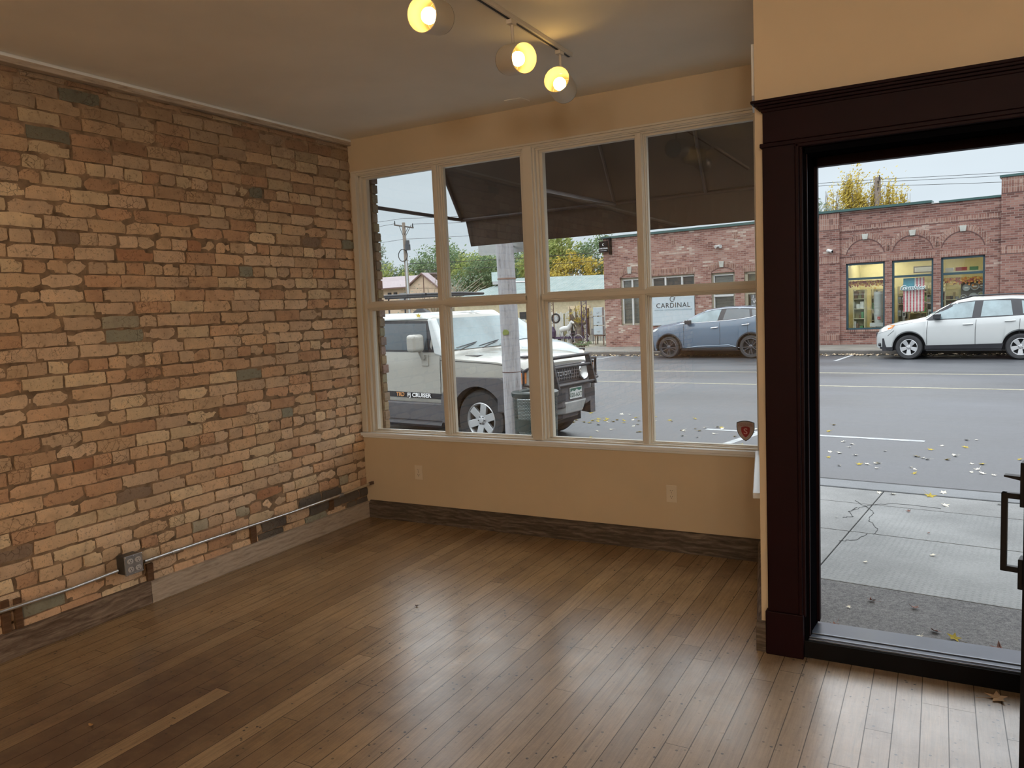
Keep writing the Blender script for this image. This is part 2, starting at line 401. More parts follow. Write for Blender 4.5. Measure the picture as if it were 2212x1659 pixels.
def concrete(name, lo, hi, dots=False):
    g = G(name); co = g.coords(); X, Y, Z = g.xyz(co)
    f = g.math('ADD', g.math('MULTIPLY', g.noise(co, 1.3, 5, 0.6), 0.7), g.math('MULTIPLY', g.noise(co, 70, 3, 0.7), 0.4))
    c = g.ramp(f, [(0.4, lo), (0.68, hi)])
    h = g.noise(co, 90, 3)
    if dots:
        dx = g.math('SUBTRACT', g.math('FRACT', g.math('MULTIPLY', X, 27.0)), 0.5); dy = g.math('SUBTRACT', g.math('FRACT', g.math('MULTIPLY', Y, 30.0)), 0.5)
        dd = g.math('SQRT', g.math('ADD', g.math('MULTIPLY', dx, dx), g.math('MULTIPLY', dy, dy)))
        dm = g.math('MULTIPLY', g.math('LESS_THAN', dd, 0.22), g.mr(g.noise(co, 1.1, 3), 0.42, 0.56, 0.12, 1.0))
        c = g.mix(g.math('MULTIPLY', dm, 0.5), c, (0.10, 0.11, 0.11))
        h = g.math('SUBTRACT', h, dm)
    return g.pbr(c, 0.7, spec=0.35, normal=g.bump(h, 0.5, 0.004))
M_['conc'] = concrete('sidewalk_concrete', (0.116, 0.119, 0.116), (0.216, 0.221, 0.216))
M_['concdot'] = concrete('dimpled_sidewalk_concrete', (0.124, 0.129, 0.127), (0.220, 0.228, 0.224), True)
M_['curb'] = concrete('pale_curb_concrete', (0.106, 0.113, 0.117), (0.162, 0.171, 0.178))
M_['farconc'] = concrete('far_sidewalk_concrete', (0.133, 0.124, 0.108), (0.199, 0.189, 0.166))
M_['farcurb'] = concrete('worn_far_curb', (0.066, 0.062, 0.058), (0.149, 0.137, 0.124))
M_['crack'] = flat('dark_crack', (0.03, 0.03, 0.03), 0.9)
M_['yline'] = flat('worn_pale_yellow_road_paint', (0.274, 0.257, 0.183), 0.6, nscale=20, namp=0.3)
M_['wline'] = flat('white_road_paint', (0.315, 0.332, 0.340), 0.6, nscale=12, namp=0.25)
def fabric(name, c):
    g = G(name); co = g.coords()
    col = g.ramp(g.noise(co, 2.0, 5), [(0.3, tuple(x*0.85 for x in c)), (0.7, tuple(x*1.12 for x in c))])
    d = g.n('BsdfDiffuse'); g.l(col, d.inputs[0]); t = g.n('BsdfTranslucent'); g.l(col, t.inputs[0])
    mx = g.n('MixShader'); mx.inputs[0].default_value = 0.35; g.l(d.outputs[0], mx.inputs[1]); g.l(t.outputs[0], mx.inputs[2]); g.l(mx.outputs[0], g.out.inputs[0])
    return g.m
M_['awning'] = fabric('dark_brown_awning_canvas', (0.115, 0.094, 0.082))
def leafmat(name, stops, trans=0.35):
    g = G(name); ob = g.n('ObjectInfo'); geo = g.n('NewGeometry')
    co = g.coords(); r = g.noise(co, 1.3, 2); rr = g.math('MULTIPLY_ADD', geo.outputs['Random Per Island'], 0.65, g.math('MULTIPLY_ADD', r, 0.9, -0.25))
    col = g.ramp(rr, stops)
    d = g.n('BsdfDiffuse'); g.l(col, d.inputs[0]); t = g.n('BsdfTranslucent'); g.l(col, t.inputs[0])
    mx = g.n('MixShader'); mx.inputs[0].default_value = trans; g.l(d.outputs[0], mx.inputs[1]); g.l(t.outputs[0], mx.inputs[2]); g.l(mx.outputs[0], g.out.inputs[0])
    return g.m
M_['lf_green'] = leafmat('green_foliage', [(0.1, (0.066, 0.113, 0.060)), (0.5, (0.159, 0.232, 0.120)), (0.9, (0.279, 0.345, 0.212))])
M_['lf_grey'] = leafmat('grey_green_foliage', [(0.1, (0.133, 0.173, 0.133)), (0.5, (0.239, 0.286, 0.232)), (0.9, (0.365, 0.398, 0.345))])
M_['lf_lime'] = leafmat('yellow_green_foliage', [(0.1, (0.146, 0.206, 0.066)), (0.5, (0.292, 0.345, 0.113)), (0.9, (0.425, 0.438, 0.186))])
M_['lf_yellow'] = leafmat('golden_foliage', [(0.1, (0.332, 0.239, 0.053)), (0.5, (0.518, 0.405, 0.080)), (0.9, (0.584, 0.505, 0.186))])
M_['bark'] = flat('grey_brown_bark', (0.17, 0.14, 0.11), 0.9, namp=0.4, nscale=8)
M_['palebark'] = flat('pale_dry_branches', (0.38, 0.33, 0.26), 0.9, namp=0.3)
# ------------------------------------------------------------------ the room shell
H = 3.0; XR = 3.123; YD = -1.25; XD = 3.362
m = MB(); m.hexa([(0, -9.5, -0.12), (7.5, -9.5, -0.12), (7.5, -1.02, -0.12), (3.36, -1.02, -0.12), (3.15, 0.02, -0.12), (0, 0.02, -0.12)],
                 [(0, -9.5, 0), (7.5, -9.5, 0), (7.5, -1.02, 0), (3.36, -1.02, 0), (3.15, 0.02, 0), (0, 0.02, 0)])
struct(m.build('floor', M_['floor']), 'worn fir strip floor running towards the shop window', 'floor')
m = MB(); m.box(-0.3, 7.8, -9.8, 0.25, H, H+0.2)
struct(m.build('ceiling', M_['ceil']), 'plain off-white painted ceiling', 'ceiling')

# --- old brick wall, every brick laid
rb = random.Random(11)
PAL = [(0.52, 0.38, 0.25), (0.50, 0.355, 0.23), (0.48, 0.325, 0.21), (0.43, 0.275, 0.175), (0.52, 0.395, 0.275), (0.57, 0.45, 0.30), (0.47, 0.35, 0.245)]
RARE = [(0.22, 0.22, 0.175), (0.36, 0.20, 0.12), (0.24, 0.18, 0.135), (0.31, 0.285, 0.22)]
def brick(mb, y0, y1, z0, z1, xf, c):
    nx, nz = max(2, int((y1-y0)/0.045)), 3
    vs, fs = [], []
    for j in range(nz+1):
        for i in range(nx+1):
            y = y0+(y1-y0)*i/nx; z = z0+(z1-z0)*j/nz
            edge = (i in (0, nx)) + (j in (0, nz))
            yy = y + (rb.uniform(-.0035, .0035) if edge else 0); zz = z + (rb.uniform(-.0035, .0035) if edge else rb.uniform(-.002, .002))
            xx = xf + rb.uniform(-.0012, .0012) - (0.0035 if edge == 1 else 0.009 if edge == 2 else 0)
            if edge == 2 and rb.random() < 0.12: xx -= 0.012
            vs.append((xx, yy, zz))
    W1 = nx+1
    for j in range(nz):
        for i in range(nx): fs.append((j*W1+i, j*W1+i+1, (j+1)*W1+i+1, (j+1)*W1+i))
    # skirt back into the mortar
    ring = [i for i in range(nx)] + [nx+j*W1 for j in range(nz)] + [nz*W1+i for i in range(nx, 0, -1)] + [j*W1 for j in range(nz, 0, -1)]
    o = len(vs)
    for r_ in ring: vs.append((xf-0.04, vs[r_][1], vs[r_][2]))
    n_ = len(ring)
    for k in range(n_): fs.append((ring[k], ring[(k+1) % n_], o+(k+1) % n_, o+k))
    mb.add(vs, fs, c)
bw = MB()
COURSE = 0.0763
for k in range(38):
    z0 = 0.098 + k*COURSE
    z1 = z0 + 0.066
    if z1 > 2.955: z1 = 2.945
    header = (k % 7 == 3) or (k in (26,))
    y = 0.03 - rb.uniform(0, 0.2)*0 
    y = 0.0
    first = rb.uniform(0.06, 0.2)
    wav = rb.uniform(-.003, .003)
    while y > -9.4:
        L_ = (rb.uniform(0.095, 0.112) if (header or rb.random() < 0.07) else rb.uniform(0.205, 0.228))
        if first: L_ = min(L_, first); first = None
        g_ = rb.uniform(0.007, 0.014) if rb.random() < 0.9 else 0.02
        c = rb.choice(PAL); 
        if rb.random() < 0.045: c = rb.choice(RARE)
        sf = 1-0.52*max(0, min(1, (z0+rb.uniform(-.12, .12)-2.15)/0.75)); c = tuple(q*sf for q in c)   # top courses darkened: light falloff painted into the brick colour
        if z0 < 0.30 and y > -0.95 and rb.random() < 0.6: c = (0.11, 0.098, 0.085)   # painted dark near the corner
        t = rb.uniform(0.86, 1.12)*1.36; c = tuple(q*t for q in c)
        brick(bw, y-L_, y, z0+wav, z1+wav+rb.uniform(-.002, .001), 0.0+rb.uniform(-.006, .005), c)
        y -= L_ + g_
bo = bw.build('wall_left', M_['oldbrick'], smooth=50)
# the old wall leans in a touch at the window end
for v_ in bo.data.vertices: v_.co.x += 0.03*max(0, 1+v_.co.y/2.6)*(v_.co.z/3.0)
struct(bo, 'bare old tan brick wall with crumbling mortar', 'wall')
mm = MB()
ny, nz = 190, 60
for j in range(nz+1):
    for i in range(ny+1):
        y = -9.5+9.55*i/ny; z = 3.0*j/nz
        mm.v.append((-0.011+rb.uniform(-.004, .005)+0.03*max(0, 1+y/2.6)*(z/3.0), y, z))
for j in range(nz):
    for i in range(ny): mm.f.append((j*(ny+1)+i, j*(ny+1)+i+1, (j+1)*(ny+1)+i+1, (j+1)*(ny+1)+i)); mm.c.append(None)
mo = mm.build('mortar', M_['mortar'], bo)
m = MB(); m.box(-0.3, -0.05, -9.8, 0.10, -0.1, H); m.build('backing_masonry', M_['mortar'], bo)
# strip under the ceiling
m = MB(); m.hexa([(-.02, -9.4, 2.952), (0.024, -9.4, 2.952), (0.054, 0, 2.952), (-.02, 0, 2.952)], [(-.02, -9.4, 2.985), (0.024, -9.4, 2.985), (0.054, 0, 2.985), (-.02, 0, 2.985)])
t1 = struct(m.build('trim_1', M_['barn_light'], bevel=0.003), 'thin greyish wood strip where brick wall meets ceiling', 'trim')
m = MB(); m.tube([(0.018, -9.4, 2.989), (0.046, 0, 2.989)], 0.011, 8); m.build('bead', M_['sill'], t1, smooth=True)

# --- baseboards (weathered boards)
def cap_board(m, P, Q, nrm, h=0.14, t=0.028):
    """board from P to Q with a sloped top edge, standing out along nrm"""
    P, Q, nrm = Vector(P), Vector(Q), Vector(nrm)
    prof = [(0, 0), (t, 0), (t, h-0.03), (t*0.55, h-0.004), (0, h)]
    a = [P+nrm*d+Vector((0, 0, z)) for d, z in prof]; b = [Q+nrm*d+Vector((0, 0, z)) for d, z in prof]
    m.hexa(a, b)
m = MB(); m.box(-0.01, 0.030, -2.017, 0.0, 0, 0.128); struct(m.build('baseboard_left', M_['barn_light'], bevel=0.003), 'pale grey weathered baseboard below brick, nearer the window', 'baseboard')
m = MB(); m.box(-0.01, 0.030, -9.4, -2.019, 0, 0.134); struct(m.build('baseboard_left', M_['barn_dark'], bevel=0.003), 'dark cracked weathered baseboard below brick, nearer the viewer', 'baseboard')
m = MB(); cap_board(m, (0.03, 0, 0), (XR-0.005, 0, 0), (0, -1, 0)); struct(m.build('baseboard_front', M_['barn_darkx'], bevel=0.002), 'dark weathered baseboard under the big window', 'baseboard')
rd = Vector((XD-XR, YD, 0)).normalized(); rn = Vector((rd.y, -rd.x, 0))  # points into the room (-x)
if rn.x > 0: rn = -rn
m = MB(); cap_board(m, (XR, -0.02, 0), (XD, YD, 0), rn, t=0.022); struct(m.build('baseboard_right', M_['barn_dark'], bevel=0.002), 'weathered baseboard along the short angled wall', 'baseboard')
m = MB(); cap_board(m, (XD-0.02, YD, 0), (3.392, YD, 0), (0, -1, 0), t=0.03); struct(m.build('baseboard_entry', M_['barn_darkx'], bevel=0.002), 'stub of dark baseboard beside the door casing', 'baseboard')
# wooden nailing blocks set in the brick
for y_, z0, z1, w_ in ((-2.005, 0.13, 0.235, 0.042), (-1.215, 0.13, 0.255, 0.05), (-0.44, 0.16, 0.25, 0.045), (-2.81, 0.13, 0.30, 0.04), (-2.75, 0.13, 0.29, 0.035)):
    m = MB(); m.box(-0.02, 0.014, y_-w_/2, y_+w_/2, z0, z1); m.build('nailing_block', M_['block'], bo, bevel=0.002)

# --- window wall with one wide opening
WX0, WX1, WZ0, WZ1 = 0.105, 3.108, 0.69, 2.71
def wall_boxes(m, x0, x1, y0, y1, ox0, ox1, oz0, oz1, top=H, bot=0):
    m.box(x0, ox0, y0, y1, bot, top); m.box(ox1, x1, y0, y1, bot, top)
    m.box(ox0, ox1, y0, y1, bot, oz0); m.box(ox0, ox1, y0, y1, oz1, top)
m = MB(); wall_boxes(m, -0.05, XR+0.012, 0, 0.16, WX0-0.03, WX1+0.004, WZ0-0.02, WZ1+0.02)
struct(m.build('wall_front', M_['wall']), 'cream painted wall around the big shop window', 'wall')
# exterior skin of the shop front
m = MB(); m.box(0.12, XR+0.0, 0.161, 0.25, -0.3, WZ0-0.03); m.box(0.12, 8, 0.161, 0.25, WZ1+0.02, 5.2)
struct(m.build('wall_front_outer', M_['maroon']), 'dark painted outer face of the shop front', 'wall')
# neighbouring brick pier outside the left edge of the glass
pm = MB()
for k in range(44):
    z0 = -0.14+k*0.0763
    jx = rb.uniform(-.006, .006)
    pm.box(-0.35, 0.098+jx, 0.172, 0.235+jx*1.5, z0, z0+0.066, tuple(q*rb.uniform(.9, 1.2) for q in ((0.36, 0.29, 0.225) if rb.random() < 0.7 else (0.30, 0.22, 0.175))))
pier = pm.build('brick_pier', M_['oldbrick'], bevel=0.004)
tag(pier, 'narrow tan brick pier outside, at the left edge of the window', 'pier')
m = MB(); m.box(-0.34, 0.088, 0.162, 0.226, -0.14, 3.2); m.build('mortar', M_['mortar'], pier)

# --- angled reveal wall with its own window
def along(t, off=0.0, z=0.0):
    """point on the angled wall, t metres from the window corner, off into the room"""
    return Vector((XR, 0, z)) + rd*t + rn*off
RL = (Vector((XD, YD, 0))-Vector((XR, 0, 0))).length
def abox(m, t0, t1, o0, o1, z0, z1):
    m.hexa([along(t0, o0, z0), along(t1, o0, z0), along(t1, o1, z0), along(t0, o1, z0)], [along(t0, o0, z1), along(t1, o0, z1), along(t1, o1, z1), along(t0, o1, z1)])
m = MB(); abox(m, 0, RL, -0.10, 0, 0, 0.68); abox(m, 0, RL, -0.10, 0, 2.74, H); abox(m, 0, 0.08, -0.10, 0, 0.68, 2.74); abox(m, RL-0.12, RL, -0.10, 0, 0.68, 2.74)
struct(m.build('wall_right_reveal', M_['wall']), 'short angled cream wall between window and door', 'wall')
m = MB()
for a, b in ((0.08, 0.12), (RL-0.16, RL-0.12)): abox(m, a, b, -0.08, -0.02, 0.68, 2.74)
abox(m, 0.08, RL-0.12, -0.08, -0.02, 0.68, 0.72); abox(m, 0.08, RL-0.12, -0.08, -0.02, 2.70, 2.74); abox(m, 0.08, RL-0.12, -0.08, -0.02, 1.68, 1.72)
w2 = thing('window_2'); struct(w2, 'narrow side window in the angled wall, seen edge-on', 'window')
m.build('frame', M_['trim'], w2, bevel=0.003)
m = MB(); abox(m, 0.12, RL-0.16, -0.052, -0.048, 0.72, 2.70); m.build('pane', M_['glass'], w2)
m = MB(); abox(m, 0.0, 1.10, -0.02, 0.034, 0.672, 0.70); m.build('sill', M_['sill'], w2, bevel=0.004)
m = MB(); abox(m, 0.9, 1.235, 0.0, 0.012, 2.52, 2.74); m.build('head_casing', M_['sill'], w2, bevel=0.002)

# --- entry wall, door casing, open glazed door
JX0, JX1, DTOP = 3.558, 4.50, 2.262
m = MB(); wall_boxes(m, XD, 7.6, YD, YD+0.14, JX0-0.02, JX1+0.02, 0, DTOP+0.02)
struct(m.build('wall_entry', M_['wall']), 'cream wall above and beside the entrance door', 'wall')
m = MB(); m.box(7.5, 7.7, -9.6, -1.1, 0, H); struct(m.build('wall_right', M_['wall']))
m = MB(); m.box(-0.2, 7.7, -9.7, -9.5, 0, H); struct(m.build('wall_back', M_['wall']))
d1 = thing('door_1'); struct(d1, 'open glazed entrance door in a dark maroon casing', 'door')
y0 = YD
m = MB()
m.box(3.397, 3.532, y0-0.030, y0, 0.19, 2.288)                       # left casing board
m.box(3.532, 3.548, y0-0.038, y0, 0.19, 2.30); m.box(3.546, JX0+0.002, y0-0.022, y0, 0.19, 2.30)
m.box(JX1+0.012, JX1+0.15, y0-0.030, y0, 0.19, 2.288)
m.box(3.388, 3.552, y0-0.044, y0, 0.0, 0.205)                        # plinth block
m.box(JX1+0.0, JX1+0.16, y0-0.044, y0, 0.0, 0.205)
m.build('casing', M_['maroon'], d1, bevel=0.004)
m = MB(); m.box(3.400, JX1+0.155, y0-0.030, y0, 2.296, 2.43); m.box(3.388, JX1+0.165, y0-0.040, y0, 2.276, 2.294)
m.box(3.53, JX1+0.02, y0-0.038, y0, 2.262, 2.277)
for i_, (a, b) in enumerate(((0.036, 2.425), (0.048, 2.437), (0.060, 2.449), (0.072, 2.459))):
    m.box(3.400-(a-0.03), JX1+0.155+(a-0.03), y0-a, y0, b, b+0.013)
m.build('head_casing', M_['maroon'], d1, bevel=0.003)
m = MB()
m.box(3.552, JX0+0.012, y0, y0+0.10, 0.0, 2.26); m.box(3.53, JX0+0.006, y0+0.10, y0+0.34, 0.0, 2.30); m.box(JX1, JX1+0.04, y0, y0+0.34, 0.0, 2.27)
m.box(JX0, JX1, y0, y0+0.10, 2.236, 2.262); m.box(JX0, JX1, y0+0.10, y0+0.34, 2.262, 2.31)
m.build('jamb', M_['jambblack'], d1, bevel=0.002)
m = MB(); m.box(3.553, JX0+0.020, y0+0.30, y0+0.345, 0.05, 2.26); m.box(JX0, JX1, y0+0.30, y0+0.345, 2.22, 2.262)
m.box(JX0+0.010, JX0+0.016, y0+0.015, y0+0.03, 0.09, 2.25)
m.build('stop_moulding', M_['maroon'], d1, bevel=0.002)
th_ = thing('threshold'); th_.parent = d1
m = MB(); m.box(JX0-0.015, JX1+0.02, y0-0.012, y0+0.05, 0.0, 0.078); m.build('riser', M_['blackwood'], th_, bevel=0.002)
m = MB(); m.hexa([(JX0, y0+0.0, 0.0), (JX1, y0, 0.0), (JX1, y0+0.34, -0.14), (JX0, y0+0.34, -0.14)], [(JX0, y0, 0.086), (JX1, y0, 0.086), (JX1, y0+0.34, 0.035), (JX0, y0+0.34, 0.035)])
m.box(JX0, JX1, y0+0.012, y0+0.02, 0.085, 0.091); m.box(JX0, JX1, y0+0.09, y0+0.10, 0.070, 0.078)
m.build('sill_plate', M_['thresh'], th_, bevel=0.0015)
# leaf, hinged at the right jamb and swung into the room
fe = Vector((4.298, -2.14, 0)); hg = Vector((4.497, -1.262, 0))
ld = (fe-hg).normalized(); lnx = Vector((ld.y, -ld.x, 0)); 
if lnx.x > 0: lnx = -lnx      # exterior face looks to -x
LW = (fe-hg).length
def lbox(m, a0, a1, o0, o1, z0, z1):   # a along leaf from the free edge, o out of the exterior face
    P = lambda a, o, z: fe - ld*a + lnx*o + Vector((0, 0, z))
    m.hexa([P(a0, o0, z0), P(a1, o0, z0), P(a1, o1, z0), P(a0, o1, z0)], [P(a0, o0, z1), P(a1, o0, z1), P(a1, o1, z1), P(a0, o1, z1)])
leaf = thing('door_leaf'); leaf.parent = d1
m = MB(); lbox(m, 0, 0.10, -0.045, 0, 0.02, 2.2); lbox(m, LW-0.10, LW, -0.045, 0, 0.02, 2.2); lbox(m, 0.10, LW-0.10, -0.045, 0, 0.02, 0.27); lbox(m, 0.10, LW-0.10, -0.045, 0, 2.08, 2.2)
m.build('leaf_frame', M_['blackwood'], leaf, bevel=0.003)
m = MB(); lbox(m, 0.10, LW-0.10, -0.026, -0.020, 0.27, 2.08); m.build('pane', M_['glass'], leaf)
m = MB()
lbox(m, 0.012, 0.062, 0.0, 0.012, 0.975, 1.11)
lbox(m, 0.026, 0.046, 0.0, 0.062, 0.995, 1.012); lbox(m, 0.026, 0.046, 0.0, 0.062, 0.768, 0.785); lbox(m, 0.026, 0.046, 0.046, 0.062, 0.768, 1.012)
lbox(m, 0.012, 0.062, 0.0, 0.014, 0.722, 0.815)
m.build('pull_handle', M_['blackmetal'], leaf, bevel=0.002)
m = MB(); P_ = lambda a, o, z: fe - ld*a + lnx*o + Vector((0, 0, z))
m.hexa([P_(.022, 0, 1.052), P_(.050, 0, 1.052), P_(.050, .055, 1.062), P_(.022, .055, 1.062)], [P_(.022, 0, 1.066), P_(.050, 0, 1.066), P_(.050, .055, 1.067), P_(.022, .055, 1.067)])
m.build('thumb_latch', M_['blackmetal'], leaf)

# --- the big window: casing, mullion, muntins, panes, sill
w1 = thing('window_1'); struct(w1, 'big eight-pane shop window with cream frame', 'window')
YG = 0.07
GX = [(0.128, 0.762), (0.858, 1.505), (1.682, 2.345), (2.425, 3.098)]
GZ = [(0.716, 1.667), (1.740, 2.694)]
def framebox(m, x0, x1, z0, z1, steps):
    """stepped moulding ring round a pane opening: steps = [(grow, y0, y1)]"""
m = MB()
# left casing
m.hexa([(0.0, -0.018, 0.70), (0.050, -0.018, 0.70), (0.050, 0.02, 0.70), (0.0, 0.02, 0.70)], [(0.045, -0.018, 2.75), (0.092, -0.018, 2.75), (0.092, 0.02, 2.75), (0.045, 0.02, 2.75)])
m.hexa([(0.04, 0.02, 0.70), (0.086, 0.02, 0.70), (0.086, 0.05, 0.70), (0.04, 0.05, 0.70)], [(0.07, 0.02, 2.73), (0.112, 0.02, 2.73), (0.112, 0.05, 2.73), (0.07, 0.05, 2.73)])
m.hexa([(0.06, 0.05, 0.70), (0.105, 0.05, 0.70), (0.105, 0.09, 0.70), (0.06, 0.09, 0.70)], [(0.09, 0.05, 2.71), (0.140, 0.05, 2.71), (0.140, 0.09, 2.71), (0.09, 0.09, 2.71)])
# head casing
for (z0, z1, ya, yb) in ((2.738, 2.752, -0.024, 0.0), (2.722, 2.738, -0.014, 0.02), (2.716, 2.73, 0.0, 0.04), (2.706, 2.72, 0.02, 0.06), (2.692, 2.71, 0.045, 0.09)):
    m.box(0.05, 3.122, ya, yb, z0, z1)
# right jamb
m.box(3.112, 3.123, -0.012, 0.03, 0.70, 2.75); m.box(3.104, 3.118, 0.0, 0.06, 0.70, 2.73); m.box(3.097, 3.112, 0.03, 0.09, 0.70, 2.71)
# bottom rails
for (z0, z1, ya) in ((0.700, 0.706, 0.0), (0.704, 0.711, 0.03), (0.709, 0.717, 0.05)): m.box(0.10, 3.11, ya, 0.09, z0-0.01, z1)
m.build('casing', M_['trim'], w1, bevel=0.0025)
m = MB()
m.box(1.565, 1.632, -0.020, 0.02, 0.70, 2.73); m.box(1.545, 1.645, 0.0, 0.04, 0.70, 2.72); m.box(1.528, 1.660, 0.028, 0.06, 0.70, 2.71); m.box(1.506, 1.681, 0.05, 0.10, 0.70, 2.70)
m.build('mullion', M_['trim'], w1, bevel=0.003)
for (a, b) in ((0.762, 0.858), (2.345, 2.425)):
    c_ = (a+b)/2; hw = (b-a)/2
    m = MB(); m.box(c_-0.012+.008, c_+0.012+.008, 0.008, 0.05, 0.70, 2.71); m.box(c_-hw*0.62, c_+hw*0.62, 0.022, 0.06, 0.70, 2.71); m.box(c_-hw*0.85, c_+hw*0.85, 0.040, 0.075, 0.70, 2.71); m.box(a, b, 0.055, 0.09, 0.70, 2.70)
    m.build('muntin', M_['trim'], w1, bevel=0.0025)
for (a, b) in ((0.10, 1.53), (1.655, 3.11)):
    m = MB(); m.box(a, b, 0.004, 0.05, 1.690, 1.720); m.box(a, b, 0.02, 0.06, 1.681, 1.728); m.box(a, b, 0.04, 0.075, 1.673, 1.735); m.box(a, b, 0.055, 0.09, 1.667, 1.740)
    m.build('transom_bar', M_['trim'], w1, bevel=0.0025)
for gx in GX:
    for gz in GZ:
        m = MB(); m.box(gx[0]-0.03 if gx[0] < .2 else gx[0]-0.006, gx[1]+0.006, YG+0.0, YG+0.004, gz[0]-0.006, gz[1]+0.006); m.build('pane', M_['glass'], w1)
m = MB(); m.box(-0.022, 3.105, -0.040, 0.06, 0.672, 0.697); m.box(0.0, 3.10, -0.018, 0.0, 0.655, 0.672); m.build('sill', M_['sill'], w1, bevel=0.005)

# alarm company sticker in the last lower pane
stk = thing('alarm_sticker', 'red and grey shield-shaped alarm sticker on the lower right pane', 'sticker', (3.017, YG-0.0015, 0.806))
def shield(w_, h_, n_=10):
    pts = []
    for i in range(n_+1):
        t = -1+2*i/n_; pts.append((t*w_, h_*0.46+0.10*h_*(1-t*t)))
    R_ = [(w_*1.02, h_*0.25), (w_*0.98, 0.02*h_), (w_*0.82, -0.18*h_), (w_*0.55, -0.36*h_), (w_*0.25, -0.49*h_), (0, -0.56*h_)]
    pts += R_ + [(-a, b) for a, b in R_[:-1][::-1]]
    return pts
Fl = lambda: Matrix()
def plate(poly, y0, y1):
    m = MB(); m.prism([(a, b) for a, b in poly], 'y', y0, y1); return m
plate(shield(0.0545, 0.116), -0.0005, 0.0).build('border', M_['inkblack'], stk)
plate(shield(0.0505, 0.108), -0.001, -0.0005).build('badge', flat('sticker_grey', (0.36, 0.29, 0.26), 0.5), stk)
redm = flat('sticker_red', (0.26, 0.01, 0.012), 0.45)
m = plate([(a, b-0.006) for a, b in shield(0.0265, 0.062)], -0.0015, -0.001); m.build('shield', redm, stk)
textmesh('letter_s', 'S', 0.052, flat('sticker_pink', (0.62, 0.36, 0.34), 0.5), stk, Matrix.Translation((0, -0.0017, -0.004)) @ UPM @ Matrix.Scale(1.15, 4, (1, 0, 0)), 0.0002)
textmesh('lettering', 'SUPERIOR ALARM', 0.0105, redm, stk, Matrix.Translation((0, -0.0014, 0.043)) @ UPM, 0.0002)
textmesh('lettering', '& FIRE PROTECTION', 0.0095, redm, stk, Matrix.Translation((0, -0.0014, 0.033)) @ UPM, 0.0002)

# --- outlets on the window wall
def outlet(px_, pz_, label):
    t = thing('wall_outlet', label, 'outlet', (px_, 0, pz_), 0, 'duplex outlets under the window')
    m = MB(); m.box(-0.036, 0.036, -0.006, 0, -0.057, 0.057); m.build('cover_plate', M_['ivory'], t, bevel=0.003)
    for s in (-1, 1):
        m = MB(); pl = [(0.017*math.cos(a)*0.98, s*0.0195+0.0145*max(-0.86, min(0.86, math.sin(a)))) for a in [i*math.pi/10 for i in range(20)]]
        m.prism(pl, 'y', -0.0085, -0.006); rc = m.build('receptacle', M_['ivory'], t)
        m = MB(); z_ = s*0.0195
        m.box(-0.0075, -0.0055, -0.0092, -0.008, z_-0.001, z_+0.008); m.box(0.0055, 0.0075, -0.0092, -0.008, z_, z_+0.0075); m.box(-0.0025, 0.0025, -0.0092, -0.008, z_-0.010, z_-0.0055)
        m.build('slots', M_['slot'], rc)
    m = MB(); m.box(-0.002, 0.002, -0.007, -0.006, -0.002, 0.002); m.build('screw', M_['galv'], t)
outlet(0.527, 0.397, 'ivory wall outlet low under the left half of the window')
outlet(2.552, 0.384, 'ivory wall outlet low under the right half of the window')

# --- surface conduit and metal box on the brick
cd_ = thing('conduit_pipe', 'thin galvanized conduit running along the bottom of the brick wall', 'pipe', (0, 0, 0))
m = MB(); m.tube([(0.052, -2.065, 0.272), (0.055, -1.6, 0.272), (0.055, -0.9, 0.264), (0.058, -0.3, 0.268), (0.060, -0.045, 0.281)], 0.0105, 12); m.build('pipe', M_['galv'], cd_, smooth=True)
m = MB(); m.tube([(0.050, -6.0, 0.262), (0.050, -3.4, 0.262), (0.052, -2.9, 0.266), (0.055, -2.5, 0.262), (0.055, -2.235, 0.272)], 0.0105, 12); m.build('pipe', M_['galv'], cd_, smooth=True)
m = MB(); m.tube([(0.053, -1.885, 0.272), (0.053, -1.835, 0.272)], 0.0145, 12); m.tube([(0.053, -1.868, 0.256), (0.053, -1.868, 0.288)], 0.003, 6); m.build('coupling', M_['galv'], cd_, smooth=True)
m = MB(); m.tube([(0.058, -0.40, 0.266), (0.058, -0.36, 0.267)], 0.0145, 12); m.build('coupling', M_['greyplate'], cd_, smooth=True)
m = MB(); m.tube([(0.060, -0.05, 0.281), (0.062, -0.012, 0.283), (0.075, -0.006, 0.284)], 0.013, 10); m.build('end_fitting', flat('brown_painted_fitting', (0.16, 0.10, 0.07), 0.5), cd_, smooth=True)
ob_ = thing('outlet_box', 'square steel four-socket outlet box on the brick wall', 'outlet', (0.0, -2.150, 0.286))
m = MB(); m.box(0.0, 0.075, -0.053, 0.053, -0.053, 0.053); m.build('box', flat('dull_dark_steel', (0.10, 0.10, 0.10), 0.4, 0.7), ob_, bevel=0.006)
m = MB(); m.box(0.075, 0.082, -0.056, 0.056, -0.056, 0.056); m.build('cover', M_['greyplate'], ob_, bevel=0.003)
for a in (-1, 1):
    for b in (-1, 1):
        m = MB(); cyy, czz = a*0.0235, b*0.0235
        m.prism([(cyy+0.0175*math.cos(t), czz+0.0165*max(-.88, min(.88, math.sin(t)))) for t in [i*math.pi/10 for i in range(20)]], 'x', 0.082, 0.088)
        rc = m.build('receptacle', M_['outletgrey'], ob_)
        m = MB(); m.box(0.088, 0.0888, cyy-0.0075, cyy-0.0050, czz, czz+0.008); m.box(0.088, 0.0888, cyy+0.0050, cyy+0.0075, czz, czz+0.007); m.box(0.088, 0.0888, cyy-0.003, cyy+0.003, czz-0.010, czz-0.005); m.build('slots', M_['slot'], rc)
